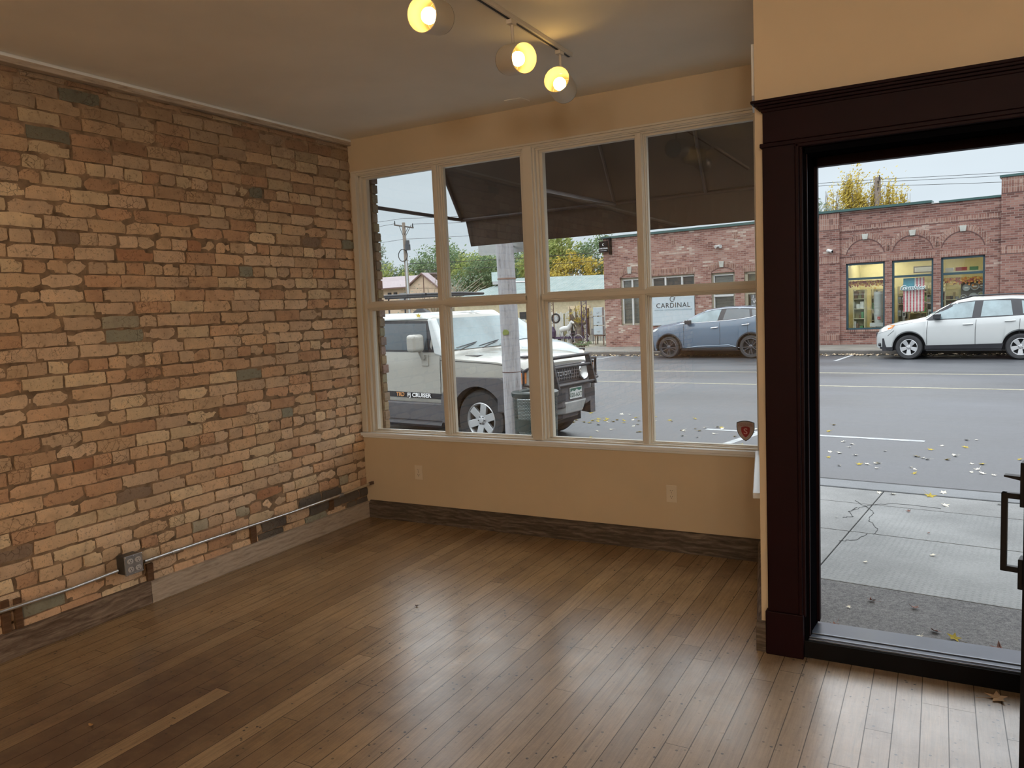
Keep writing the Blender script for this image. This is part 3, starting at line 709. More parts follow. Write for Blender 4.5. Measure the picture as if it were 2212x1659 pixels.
for a, b in ((-.05, .05), (.05, .05), (-.05, -.05), (.05, -.05), (0, .05), (0, -.05)):
    m = MB(); m.lathe([(0.0, 0.086), (0.004, 0.085), (0.0045, 0.082)], 8, Matrix.Translation((0, a, b)) @ Matrix.Rotation(math.pi/2, 4, 'Y')); m.build('screw', M_['galv'], ob_)

# --- track light
trk = thing('track_light', 'white ceiling light track with swivelling cylinder lamps', 'track light', (2.308, -1.6, 3.0))
m = MB(); m.box(-0.017, 0.017, -1.9, 0.765, -0.022, 0); tr = m.build('track', M_['trim'], trk, bevel=0.002)
m = MB(); m.box(-0.006, 0.006, -1.9, 0.755, -0.0235, -0.0215); m.build('slot', M_['slot'], tr)
warm = (1.0, 0.66, 0.25)
bulbm = flat('lit_warm_bulb', (1, 0.9, 0.7), 0.5, emit=(1.0, 0.60, 0.17), estr=40.0)
lampw = flat('white_lamp_enamel', (0.64, 0.58, 0.47), 0.4, namp=0.02)
reflm = flat('warm_inner_reflector', (0.23, 0.21, 0.15), 0.5, namp=0.02)
def lamp(stem_y, op, back_dir, label, L_=0.17, R_=0.070):
    """op = centre of the opening, back_dir = unit vector from opening to closed back"""
    op = Vector(op); a = Vector(back_dir).normalized()
    t = thing('track_lamp', label, 'lamp', tuple(op), 0, 'cylinder lamps on the ceiling track')
    q = a.to_track_quat('Z', 'Y').to_matrix().to_4x4()
    m = MB(); prof = [(R_-0.003, 0.0), (R_, 0.001), (R_, L_-0.03), (R_*0.93, L_-0.010), (R_*0.72, L_), (0.0, L_), ]
    m.lathe(prof, 36, q); sh_ = m.build('shade', lampw, t, smooth=40, recalc=False)
    m = MB(); m.lathe([(R_-0.003, 0.0), (R_-0.0035, L_-0.012), (0.001, L_-0.006)], 36, q); m.build('reflector', reflm, sh_, smooth=40, recalc=False)
    m = MB(); m.lathe([(0.004, 0.030), (0.020, 0.034), (0.032, 0.048), (0.034, 0.062), (0.028, 0.082), (0.017, 0.10), (0.014, 0.115)], 20, q); m.build('bulb', bulbm, t, smooth=True)
    m = MB(); m.lathe([(0.016, 0.112), (0.019, 0.115), (0.019, 0.150), (0.014, 0.152)], 16, q); m.build('socket', lampw, t, smooth=40)
    mid = a*(L_*0.55) + Vector((0, 0, R_))
    topz = 2.978-op.z; sx = 2.308-op.x; sy = stem_y-op.y
    m = MB(); m.tube([tuple(mid-Vector((0, 0, .004))), (sx, sy, mid.z+0.03), (sx, sy, topz)], 0.0075, 10); m.box(sx-0.014, sx+0.014, sy-0.03, sy+0.02, topz-0.02, topz-0.0005)
    m.build('stem', M_['trim'], t, smooth=40)
    return t
lamp(-2.01, (2.217, -2.10, 2.844), (-.051, .977, .208), 'white cylinder lamp at the top edge of view, furthest from the window')
lamp(-1.49, (2.372, -1.50, 2.795), (-.847, .489, .208), 'white cylinder lamp turned sideways, middle of the three')
lamp(-0.962, (2.323, -1.05, 2.811), (-.155, .976, -.156), 'white cylinder lamp hanging nearest the window, at the end of the track')
# ceiling access plate
m = MB(); m.hexa([(1.56, -0.235, 2.997), (1.68, -0.225, 2.997), (1.69, -0.12, 2.997), (1.57, -0.13, 2.997)], [(1.56, -0.235, 3.001), (1.68, -0.225, 3.001), (1.69, -0.12, 3.001), (1.57, -0.13, 3.001)])
o = m.build('ceiling_cover_plate', M_['ceil']); tag(o, 'small flush cover plate painted over in the ceiling near the window', 'cover plate')

# --- fill-light globes added out of view behind the viewer to brighten the room
def globe(x, y, p, label):
    t = thing('fill_globe', label, 'lamp', (x, y, 3.0), 0, 'added fill-light globes behind the viewer')
    m = MB(); m.lathe([(0, 0), (0.06, -0.002), (0.06, -0.02), (0.01, -0.03), (0.01, -0.20), (0.05, -0.215), (0.05, -0.24)], 20); m.build('fitting', M_['trim'], t, smooth=40)
    m = MB(); m.lathe([(0.20*math.sin(math.pi*i/12), -0.42+0.20*math.cos(math.pi*i/12)) for i in range(13)], 24)
    m.build('globe', flat('opal_fill_light', (1, .9, .75), 0.5, emit=(1.0, 0.88, 0.74), estr=p), t, smooth=True)
GLOBE_FILL = 64.0
for x_, y_, lb in ((4.9, -6.9, 'nearest the viewer'), (6.3, -8.6, 'near the right wall'), (3.5, -8.8, 'near the back wall')):
    globe(x_, y_, GLOBE_FILL, 'added fill-light globe out of view behind the viewer, '+lb)

# --- bits on the floor
rl = random.Random(5)
def leafmesh(size, mat, seed=0, curl=0.25, maple=True):
    r = random.Random(seed); pts = []
    if maple:
        for i in range(10):
            a = math.pi/2 + 2*math.pi*i/10; rad = (1.0 if i % 2 == 0 else 0.45)*(0.75+0.4*r.random())
            pts.append((rad*math.cos(a), rad*math.sin(a)))
    else:
        for i in range(10):
            a = 2*math.pi*i/10; pts.append((math.cos(a)*(0.9+.2*r.random()), 0.5*math.sin(a)*(0.9+.2*r.random())))
    f = lambda x, y, dz=0: (x*size, y*size, size*curl*(0.5*x*x*r.choice((1,)) + 0.35*y*x + 0.25*y*y)+dz)
    m = MB(); n = len(pts)
    vs = [f(0, 0)]+[f(x*.5, y*.5) for x, y in pts]+[f(x, y) for x, y in pts]
    vs2 = [(x, y, z+0.0012) for x, y, z in vs]
    fs = [(0, 1+i, 1+(i+1) % n) for i in range(n)] + [(1+i, 1+n+i, 1+n+(i+1) % n, 1+(i+1) % n) for i in range(n)]
    m.add(vs, [fz[::-1] for fz in fs]); m.add(vs2, fs)
    m.tube([vs2[0], (0.0, -size*1.3, size*0.12), (0.05*size, -size*1.8, size*0.25)], size*0.02, 4)
    return m.build('leaf', mat, mesh_only=True, recalc=False)
tanleaf = flat('tan_dry_leaf', (0.42, 0.24, 0.09), 0.7, namp=0.3)
o = bpy.data.objects.new('dry_leaf', leafmesh(0.046, tanleaf, 3, 0.4)); COL.objects.link(o); o.location = (4.29, -1.35, 0.006); o.rotation_euler = (0.1, 0.1, -1.2)
tag(o, 'tan dried leaf with a stem on the wood floor by the door', 'leaf')
o = bpy.data.objects.new('floor_scrap', leafmesh(0.014, M_['groove'], 4, 0.9)); COL.objects.link(o); o.location = (1.527, -1.452, 0.004)
tag(o, 'tiny curled dark leaf scrap in the middle of the wood floor', 'debris')
o = bpy.data.objects.new('floor_scrap', leafmesh(0.014, tanleaf, 6, 0.8, False)); COL.objects.link(o); o.location = (1.03, -3.04, 0.004)
tag(o, 'small pale scrap on the dark stained floor at lower left', 'debris')
# ------------------------------------------------------------------ ground outside
def sq(m, u0, u1, v0, v1, z0, z1): m.hexa([SP(u0, v0, z0), SP(u1, v0, z0), SP(u1, v1, z0), SP(u0, v1, z0)], [SP(u0, v0, z1), SP(u1, v0, z1), SP(u1, v1, z1), SP(u0, v1, z1)])
def slab(name, u0, u1, v0, v1, z1, mat, th=0.2, bevel=0):
    m = MB(); m.box(u0, u1, v0, v1, z1-th, z1); o = m.build(name, mat, bevel=bevel); o.rotation_euler = (0, 0, TH); return o
struct(slab('road', -70, 40, 3.42, 21.65, ROADZ, M_['road'], 0.3), 'damp grey asphalt street')
struct(slab('sidewalk_near', -40, 40, -2.2, 0.60, WALKZ-0.002, M_['apron'], 0.2), 'rough grey aggregate strip outside the door')
j = 0.005
for (a, b, nm, mt) in ((0.605, 1.715, 'dimpled', 'concdot'), (1.725, 2.575, 'dimpled', 'concdot'), (2.585, 3.085, 'plain', 'conc')):
    struct(slab('sidewalk_slab', 3.33, 40, a, b, WALKZ, M_[mt], 0.2, 0.003), nm+' sidewalk slab')
    struct(slab('sidewalk_slab', -40, 3.32, a, b, WALKZ-0.001, M_['conc'], 0.2, 0.003), 'plain sidewalk slab')
struct(slab('sidewalk_joint_bed', -40, 40, 0.6, 3.13, WALKZ-0.02, M_['crack'], 0.1))
struct(slab('gutter_seam', -40, 40, 3.42, 4.06, ROADZ+0.002, M_['crack'], 0.05))
struct(slab('near_curb', -40, 40, 3.125, 3.42, WALKZ+0.001, M_['curb'], 0.3, 0.012), 'pale concrete curb')
struct(slab('far_curb', -70, 40, 21.65, 21.95, WALKZ, M_['farcurb'], 0.3, 0.02), 'far curb')
struct(slab('far_sidewalk', -11.9, 40, 21.95, 25.2, WALKZ+0.002, M_['farconc'], 0.3), 'far sidewalk')
struct(slab('far_yard', -70, -11.9, 21.95, 80, WALKZ-0.004, flat('dry_yard_ground', (0.27, 0.25, 0.19), 0.9, nscale=2, namp=0.3), 0.3), 'dry yard ground')
struct(slab('back_ground', -11.9, 60, 29, 90, WALKZ-0.02, flat('back_lot_ground', (0.25, 0.24, 0.2), 0.9), 0.3))
def crack(pts, w=0.004, z=WALKZ+0.0025):
    m = MB(); r = random.Random(3)
    P = []
    for a, b in zip(pts[:-1], pts[1:]):
        for k in range(6): P.append((lerp(a[0], b[0], k/6)+r.uniform(-.012, .012), lerp(a[1], b[1], k/6)+r.uniform(-.012, .012)))
    P.append(pts[-1])
    for a, b in zip(P[:-1], P[1:]):
        d = Vector((b[0]-a[0], b[1]-a[1])); 
        if d.length < 1e-6: continue
        n_ = Vector((-d.y, d.x)).normalized()*w*r.uniform(.5, 1.2)/2
        m.hexa([(a[0]-n_.x, a[1]-n_.y, z-0.002), (b[0]-n_.x, b[1]-n_.y, z-0.002), (b[0]+n_.x, b[1]+n_.y, z-0.002), (a[0]+n_.x, a[1]+n_.y, z-0.002)],
               [(a[0]-n_.x, a[1]-n_.y, z), (b[0]-n_.x, b[1]-n_.y, z), (b[0]+n_.x, b[1]+n_.y, z), (a[0]+n_.x, a[1]+n_.y, z)])
    return m
m = MB()
for pts in ([(3.46, 2.28), (3.55, 2.1), (3.62, 1.95), (3.6, 1.7), (3.68, 1.45), (3.66, 1.3)], [(3.47, 1.95), (3.56, 2.15), (3.75, 2.28), (4.1, 2.22)], [(3.46, 1.05), (3.56, 1.12), (3.62, 1.3)], [(3.42, 1.7), (3.48, 1.75), (3.44, 1.9), (3.49, 2.05)], [(3.36, 0.5), (3.31, 0.56), (3.35, .62), (3.29, .7)]):
    q = crack(pts); m.add(q.v, q.f)
struct(m.build('sidewalk_cracks', M_['crack']))
# road paint
struct(slab('center_line', -70, 40, 12.70, 12.80, ROADZ+0.004, M_['yline'], 0.01), 'pale yellow line, nearer')
struct(slab('center_line', -70, 40, 15.60, 15.70, ROADZ+0.004, M_['yline'], 0.01), 'pale yellow line, further')
struct(slab('stall_mark', 0.3, 3.2, 6.55, 6.65, ROADZ+0.004, M_['wline'], 0.01), 'white parking stall line')
m = MB(); m.hexa([SP(0.93, 5.55, ROADZ-.01), SP(1.04, 5.55, ROADZ-.01), SP(1.18, 6.56, ROADZ-.01), SP(1.06, 6.56, ROADZ-.01)], [SP(0.93, 5.55, ROADZ+.005), SP(1.04, 5.55, ROADZ+.005), SP(1.18, 6.56, ROADZ+.005), SP(1.06, 6.56, ROADZ+.005)])
struct(m.build('stall_mark', M_['wline']), 'white parking stall line')
for uu in (-0.8, -9.0): struct(slab('stall_mark', uu, uu+0.1, 19.3, 21.6, ROADZ+0.004, M_['wline'], 0.01))

# ------------------------------------------------------------------ fallen leaves
lm = {'y': [leafmesh(0.05, M_['lf_yellow'], s, 0.35) for s in (1, 2)], 'w': [leafmesh(0.045, flat('pale_bleached_leaf', (0.66, 0.62, 0.50), 0.8, namp=0.2), s, 0.4) for s in (3, 4)],
      'b': [leafmesh(0.055, flat('brown_dry_leaf', (0.14, 0.05, 0.028), 0.7, namp=0.4), s, 0.8) for s in (5, 6)]}
rf = random.Random(21)
def put_leaf(kind, P, label, group, sc=1.0):
    o = bpy.data.objects.new('fallen_leaf', rf.choice(lm[kind])); COL.objects.link(o)
    o.location = P + Vector((0, 0, 0.006)); o.rotation_euler = (rf.uniform(-.3, .3), rf.uniform(-.3, .3), rf.uniform(0, 6.3)); s_ = sc*rf.uniform(.7, 1.15); o.scale = (s_, s_, s_)
    tag(o, label, 'leaf', group)
for _ in range(26):
    put_leaf('y' if rf.random() < .75 else 'w', SP(rf.gauss(-1.75, 0.42), rf.gauss(6.9, 0.28), ROADZ), 'yellow leaf in the cluster on the asphalt before the white off-roader', 'yellow leaves clustered by the off-roader')
for _ in range(46):
    put_leaf('w' if rf.random() < .6 else 'y', SP(rf.uniform(-1.2, 2.0), rf.uniform(5.2, 7.6), ROADZ), 'small leaf lying on the asphalt beyond the window', 'leaves on the asphalt seen through the window', .85)
for _ in range(44):
    put_leaf('w' if rf.random() < .7 else 'y', SP(rf.uniform(2.0, 4.6), abs(rf.gauss(0, 1.0))+4.6, ROADZ), 'small pale leaf lying on the asphalt seen through the door', 'leaves on the asphalt seen through the door', .8)
for (x_, y_, k, s_) in ((3.62, 2.62, 'w', .8), (3.73, 2.60, 'w', .8), (4.02, 2.62, 'y', 1), (4.12, 2.78, 'w', .9), (4.13, 2.33, 'w', .8), (4.52, 2.5, 'w', .8)):
    put_leaf(k, Vector((x_, y_, WALKZ)), 'pale leaf lying along the near curb', 'leaves along the near curb', s_)
for (x_, y_, k, s_, lb) in ((3.87, 2.04, 'b', .5, 'small red-brown leaf on the dimpled slab nearest the curb'), (3.37, 1.68, 'w', .4, 'tiny white leaf left of the cracked sidewalk joint'), (4.02, 1.45, 'b', .4, 'small dark leaf in the middle of the dimpled sidewalk'),
    (4.05, 0.92, 'w', 1.0, 'long pale leaf on the dimpled sidewalk'), (3.66, 0.62, 'w', .7, 'small white leaf near the front of the dimpled sidewalk'), (3.745, -0.07, 'b', .62, 'curled brown leaf on the rough strip, left one'), (3.965, -0.10, 'b', .62, 'curled brown leaf on the rough strip, right of another'),
    (3.64, -0.22, 'w', .55, 'pale scrap of leaf on the rough strip'), (3.60, -0.52, 'b', .75, 'brown leaf against the threshold by the left jamb'), (4.07, -0.40, 'b', .8, 'dark brown leaf flat on the rough strip'), (4.155, -0.45, 'y', .8, 'olive yellow curled leaf beside a dark brown one'),
    (4.35, -0.52, 'b', 1.0, 'large rust-brown curled leaf near the right of the doorway'), (4.33, -0.75, 'w', .9, 'white torn leaf close to the threshold at right'), (4.0, -0.50, 'w', .5, 'pale narrow leaf scrap before the threshold')):
    put_leaf(k, Vector((x_, y_, WALKZ)), lb, None, s_*.8)
m = MB()
for _ in range(1500):
    u_ = rf.uniform(-12, 8); v_ = 21.62-abs(rf.gauss(0, .22)); s_ = rf.uniform(.02, .05); a = rf.uniform(0, 6.3); P = SP(u_, v_, ROADZ+rf.uniform(.005, .05))
    t = rf.uniform(-.6, .6)
    vs = [P+Vector((s_*math.cos(a+q), s_*math.sin(a+q), s_*t*math.cos(q))) for q in (0, 1.6, 3.1, 4.7)]
    m.add([tuple(x) for x in vs], [(0, 1, 2, 3)])
tag(m.build('leaf_litter', M_['lf_yellow'] if False else flat('mixed_leaf_litter', (0.42, 0.33, 0.22), 0.9, nscale=12, namp=0.6), recalc=False), 'drift of dead leaves along the far curb', 'leaf litter', None, 'stuff')

# ------------------------------------------------------------------ awning
aw = thing('awning', 'dark brown canvas awning with a straight valance over the shop window', 'awning', (0, 0, 0))
AX0, AX1, AY, AZ, AYW, AZW = 0.005, 3.02, 1.66, 2.515, 0.26, 4.55
m = MB()
def sheet(m, a, b, c, d, t=0.004):
    a, b, c, d = map(Vector, (a, b, c, d)); n_ = (b-a).cross(d-a).normalized()*t
    m.hexa([a, b, c, d], [a+n_, b+n_, c+n_, d+n_])
nseg = 5
xs = [AX0, 0.8, 1.59, 2.39, AX1]
for i in range(4): sheet(m, (xs[i], AY, AZ), (xs[i+1], AY, AZ), (xs[i+1], AYW, AZW), (xs[i], AYW, AZW))
m.build('canopy', M_['awning'], aw)
m = MB()
nn = 40
for i in range(nn):
    a = i/nn; b = (i+1)/nn
    bx = lambda t: AX0+(AX1-AX0)*t
    off = lambda t: 0.065*max(0, 1-t*25)
    wv = lambda t: 0.008*math.sin(t*55)
    m.hexa([(bx(a)+off(a), AY+0.02+wv(a), 2.258), (bx(b)+off(b), AY+0.02+wv(b), 2.258), (bx(b)+off(b), AY+0.024+wv(b), 2.258), (bx(a)+off(a), AY+0.024+wv(a), 2.258)],
           [(bx(a)+off(a)*.35, AY+0.012, AZ), (bx(b)+off(b)*.35, AY+0.012, AZ), (bx(b)+off(b)*.35, AY+0.016, AZ), (bx(a)+off(a)*.35, AY+0.016, AZ)])
m.build('valance', M_['awning'], aw)
fr = flat('brown_awning_tube', (0.05, 0.032, 0.028), 0.5)
m = MB(); m.tube([(AX0, AYW, AZ+0.0), (AX0, AY-0.01, AZ)], 0.017, 8); m.build('side_bar', fr, aw, smooth=True)
m = MB(); m.tube([(AX0-.015, AY-0.01, AZ), (AX1, AY-0.01, AZ)], 0.017, 8); m.build('front_bar', fr, aw, smooth=True)
m = MB(); m.tube([(1.59, AYW, 2.47), (1.59, AY-0.02, AZ-0.01)], 0.014, 8); m.build('strut', flat('grey_strut', (0.2, 0.18, 0.18), 0.4, .5), aw, smooth=True)
for x_ in (AX0, 1.59, 2.39, AX1):
    m = MB(); m.tube([(x_, AY-0.03, AZ), (x_, AYW, AZW-0.03)], 0.016, 8); m.build('rafter', fr, aw, smooth=True)

# ------------------------------------------------------------------ white painted pole, signs, litter bin
def shaped(m, cx, cz, w, h, r, y0, y1, n=5):
    pts = []
    for (sx, sz, a0) in ((1, 1, 0), (-1, 1, 90), (-1, -1, 180), (1, -1, 270)):
        for k in range(n+1):
            a = math.radians(a0+90*k/n); pts.append((cx+sx*(w/2-r)+r*math.cos(a), cz+sz*(h/2-r)+r*math.sin(a)))
    m.prism(pts, 'y', y0, y1)
polew = G('weathered_white_pole'); co = polew.coords(); st = polew.noise(polew.scalev(co, (18, 18, 1.6)), 2.0, 6, 0.75)
polem = polew.pbr(polew.ramp(st, [(0.30, (0.10, 0.09, 0.09)), (0.42, (0.31, 0.30, 0.31)), (0.7, (0.44, 0.44, 0.455))]), 0.8, normal=polew.bump(st, .4, .01))
PP = SP(-0.945, 3.40, 0)
pole = thing('wooden_pole', 'weathered white-painted round wooden pole at the curb', 'pole', (PP.x, PP.y, WALKZ), TH)
m = MB(); m.tube([(0.02, 0, -0.05), (0.012, 0, 1.5), (-0.01, 0, 2.6), (-0.02, 0, 5.5)], [0.116, 0.113, 0.108, 0.10], 28); m.build('shaft', polem, pole, smooth=40)
m = MB(); m.lathe([(0.109, 2.135), (0.115, 2.137), (0.115, 2.152), (0.109, 2.154)], 28, Matrix.Translation((-0.0, 0, 0))); m.build('metal_band', flat('rusty_band', (0.30, 0.20, 0.16), .5, .5), pole)
m = MB(); m.lathe([(0.113, 1.0), (0.118, 1.002), (0.118, 1.008), (0.113, 1.01)], 28, Matrix.Translation((0.013, 0, 0))); m.build('metal_band', M_['groove'], pole)
m = MB(); m.prism([(0.00, 1.46), (0.07, 1.47), (0.08, 1.50), (0.06, 1.525), (0.01, 1.53), (-0.015, 1.49)], 'y', -0.119, -0.112); m.build('green_sticker', M_['lf_lime'], pole)
sgn = SP(-1.10, 3.62, 0)
sg = thing('street_sign', 'back of a blank grey rectangular sign behind the pole, upper one', 'sign', (sgn.x, sgn.y, WALKZ), TH)
backm = flat('grey_aluminium_sign_back', (0.42, 0.43, 0.42), 0.45, 0.6)
m = MB(); shaped(m, 0.0, 2.68, 0.86, 0.42, 0.05, 0, 0.004); m.build('plate', backm, sg)
m = MB(); m.tube([(0.12, 0.02, 2.55), (0.14, -0.16, 2.55)], 0.01, 6); m.build('bracket', M_['galv'], sg)
sgn = SP(-0.73, 3.63, 0)
sg = thing('street_sign', 'back of a tall narrow blank sign right of the pole, lower one', 'sign', (sgn.x, sgn.y, WALKZ), TH)
m = MB(); shaped(m, 0.0, 2.13, 0.17, 0.44, 0.03, 0, 0.004); m.build('plate', backm, sg)
m = MB(); m.tube([(-0.02, 0.02, 2.1), (-0.17, -0.20, 2.1)], 0.01, 6); m.build('bracket', M_['galv'], sg)
TB = SP(-0.525, 3.29, WALKZ)
tb = thing('litter_bin', 'dark green perforated metal litter bin beside the pole', 'litter bin', tuple(TB), TH)
gb = G('perforated_green_metal'); co = gb.coords(); X, Y, Z = gb.xyz(co)
ang = gb.math('ARCTAN2', Y, X); uu = gb.math('MULTIPLY', ang, 13.0); vv = gb.math('MULTIPLY', Z, 58.0)
uo = gb.math('ADD', uu, gb.math('MULTIPLY', gb.math('MODULO', gb.math('FLOOR', vv), 2.0), 0.5))
du = gb.math('SUBTRACT', gb.math('FRACT', uo), 0.5); dv = gb.math('SUBTRACT', gb.math('FRACT', vv), 0.5)
ho = gb.math('LESS_THAN', gb.math('SQRT', gb.math('ADD', gb.math('MULTIPLY', du, du), gb.math('MULTIPLY', dv, dv))), 0.36)
inb = gb.math('MULTIPLY', ho, gb.math('GREATER_THAN', gb.math('ABSOLUTE', gb.math('SUBTRACT', Z, 0.40)), 0.075))
pb = gb.n('BsdfPrincipled'); pb.inputs['Base Color'].default_value = (0.03, 0.045, 0.04, 1); pb.inputs['Roughness'].default_value = 0.4
tp = gb.n('BsdfTransparent'); mx = gb.n('MixShader'); gb.l(inb, mx.inputs[0]); gb.l(pb.outputs[0], mx.inputs[1]); gb.l(tp.outputs[0], mx.inputs[2]); gb.l(mx.outputs[0], gb.out.inputs[0])
m = MB(); m.lathe([(0.235, 0.02), (0.25, 0.06), (0.265, 0.72)], 32); m.build('basket', gb.m, tb, smooth=40, recalc=False)
m = MB(); m.lathe([(0.235, 0.0), (0.25, 0.02), (0.25, 0.06), (0.235, 0.06)], 32); m.build('base_ring', flat('dark_green_metal', (0.025, 0.04, 0.036), .4), tb, smooth=40)
m = MB(); m.lathe([(0.262, 0.72), (0.28, 0.73), (0.285, 0.78), (0.27, 0.79), (0.2, 0.80), (0.19, 0.78), (0.26, 0.72)], 32); m.build('rim', flat('dark_green_rim', (0.02, 0.032, 0.03), .4), tb, smooth=40)
m = MB(); m.lathe([(0.0, 0.05), (0.2, 0.05), (0.22, 0.7), (0.0, 0.72)], 24); m.build('liner', flat('pale_bin_liner', (0.62, 0.68, 0.68), .6), tb, smooth=40)
# ------------------------------------------------------------------ the brick building across the street (local x = u, y = depth, z up)
DF = 24.81
BO = SP(0, DF, 0)
def froot(name, label=None, cat=None, group=None, kind=None, u=0, z=0, dy=0):
    P = SP(u, DF+dy, z); return thing(name, label, cat, tuple(P), TH, group, kind)
bl = froot('brick_building', 'single-storey red brick commercial building across the street', 'building')
GZ0 = -0.14
WINS = [('store', -1.62, -0.37, 0.38, 2.70, 2.19), ('store', -0.15, 1.10, 0.38, 2.70, 2.19), ('store', 1.32, 2.56, 0.38, 2.70, 2.19)]
# wall sections with holes: list of (x0,x1,ztop,mat,y, holes)
def holewall(m, x0, x1, z0, z1, ya, yb, holes):
    xs = sorted(set([x0, x1]+[h[0] for h in holes]+[h[1] for h in holes]))
    for a, b in zip(xs[:-1], xs[1:]):
        hs = sorted([h for h in holes if h[0] <= a+1e-6 and h[1] >= b-1e-6], key=lambda h: h[2])
        z = z0
        for h in hs:
            if h[2] > z+1e-6: m.box(a, b, ya, yb, z, h[2])
            z = h[3]
        if z < z1: m.box(a, b, ya, yb, z, z1)
shop_holes = [(w[1], w[2], w[3], w[4]) for w in WINS]
m = MB(); holewall(m, -2.49, 2.98, GZ0-.1, 4.46, 0, 0.35, shop_holes); m.build('store_wall', M_['fbrick'], bl)
off_holes = [(-10.50, -9.38, 0.75, 2.72), (-9.12, -7.23, 0.70, 2.71), (-6.55, -5.62, 0.5, 2.68), (-5.25, -3.9, GZ0, 2.65)]
m = MB(); holewall(m, -11.25, -2.49, GZ0-.1, 4.40, 0.05, 0.35, off_holes); m.build('office_wall', M_['fbrick2'], bl)
m = MB(); m.box(2.98, 12, -0.10, 0.35, GZ0-.1, 5.05); m.build('tower', M_['fbrick'], bl)
m = MB(); m.box(-2.49, -1.81, -0.08, 0.0, GZ0-.1, 4.50); m.build('pilaster', M_['fbrick'], bl)
m = MB(); m.box(-11.25, -11.0, 0.35, 8, GZ0-.1, 4.40); m.box(-11.0, 12, 8.0, 8.2, GZ0-.1, 4.0); m.box(-11.0, 12, .35, 8, 3.9, 4.0); m.build('side_wall_and_roof', M_['fbrick2'], bl)
m = MB(); m.box(-11.32, -2.5, -0.01, 0.40, 4.40, 4.49); m.build('coping', M_['greenmetal'], bl)
m = MB(); m.box(-2.62, -2.49, -0.06, .4, 4.40, 4.62); m.box(-2.54, 1.05, -0.13, 0.40, 4.50, 4.58); m.box(1.25, 2.98, -0.05, 0.40, 4.46, 4.53); m.build('coping', M_['greenmetal'], bl)
m = MB(); m.box(1.03, 1.27, -0.05, 0.4, 4.47, 4.50); m.build('coping_patch', M_['white'], bl)
m = MB(); m.box(2.93, 12, -0.14, 0.40, 5.05, 5.12); m.build('coping', M_['greenmetal'], bl)
# soldier bands
for (a, b, c, d, y_) in ((-2.485, -1.815, 4.18, 4.46, -.085), (-2.485, -1.815, 3.92, 4.17, -.085), (-2.485, -1.815, 2.74, 2.97, -.085), (-2.485, -1.815, 0.02, 0.26, -.085), (2.985, 12, 4.82, 5.04, -.105), (2.985, 12, 4.57, 4.80, -.105), (2.985, 12, 2.69, 2.90, -.105),
    (-1.81, 2.98, 3.83, 3.98, -.006), (-9.15, -7.2, 2.73, 2.97, .044), (-5.3, -3.85, 2.67, 2.88, .044)) + tuple((w[1]-.05, w[2]+.05, 2.72, 2.90, -.006) for w in WINS):
    m = MB(); m.box(a, b, y_, y_+0.02, c, d); m.build('soldier_course', M_['soldier'], bl)
for (a, b, c, y_) in ((-1.81, 2.98, 3.80, -.004), (-2.49, 2.98, 4.36, -.09 if False else -.004), (-2.495, -1.805, 3.90, -.088), (-2.495, -1.805, 2.72, -.088), (2.98, 12, 4.54, -.108), (2.98, 12, 2.67, -.108), (-11.25, -2.5, 4.30, .046)):
    m = MB(); m.box(a, b, y_, y_+.02, c, c+0.02); m.build('brick_joint', M_['groove'], bl)
for a_, b_, c_ in ((-1.825, -1.81, -.004), (2.965, 2.98, -.004), (-2.505, -2.49, .04)):
    m = MB(); m.box(a_, b_, c_, c_+.01, GZ0, 4.45); m.build('brick_joint', M_['groove'], bl)
def arch(cx, hw, zs, rise, y_, band=0.2, n=22):
    # radial bricks over the opening, a thin dark joint under them
    R = (hw*hw+rise*rise)/(2*rise); cz = zs+rise-R; a0 = math.asin(min(1, hw/R))
    m = MB(); jm = MB()
    for i in range(n):
        t0 = -a0+2*a0*i/n; t1 = -a0+2*a0*(i+0.86)/n
        P = lambda t, r: (cx+r*math.sin(t), cz+r*math.cos(t))
        c = rb.choice(((0.55, 0.30, 0.24), (0.42, 0.2, 0.16), (0.66, 0.42, 0.34), (0.36, 0.17, 0.14)))
        m.prism([P(t0, R), P(t1, R), P(t1, R+band), P(t0, R+band)], 'y', y_-0.006, y_+0.02)
    n2 = 24
    for i in range(n2):
        t0 = -a0+2*a0*i/n2; t1 = -a0+2*a0*(i+1)/n2
        jm.prism([P(t0, R-0.025), P(t1, R-0.025), P(t1, R), P(t0, R)], 'y', y_-0.012, y_+0.02)
    a_ = m.build('brick_arch', M_['soldier'], bl); jm.build('arch_joint', M_['groove'], a_)
    return cz+R
def keystone(cx, zt, zb, w, y_):
    m = MB(); m.prism([(cx-w*.36, zb), (cx+w*.36, zb), (cx+w*.5, zt), (cx-w*.5, zt)], 'y', y_-0.05, y_+0.01); m.build('keystone', M_['keystone'], bl, bevel=.008)
for w in WINS:
    cx = (w[1]+w[2])/2; arch(cx, 0.62, 3.02, 0.50, 0); keystone(cx, 3.68, 3.49, 0.21, 0)
arch(-9.94, 0.56, 2.73, 0.20, .05, .22, 14); keystone(-9.94-.1, 3.17, 2.88, 0.2, .05)
arch(-6.09, 0.46, 2.72, 0.17, .05, .22, 12); keystone(-6.12, 3.12, 2.88, 0.2, .05)
for cx in (-8.1, -5.57):
    m = MB(); m.box(cx-.11, cx+.11, .035, .06, 4.12, 4.17); m.box(cx-.07, cx+.07, .035, .06, 3.93, 4.12); m.build('brick_ornament', M_['soldier'], bl)
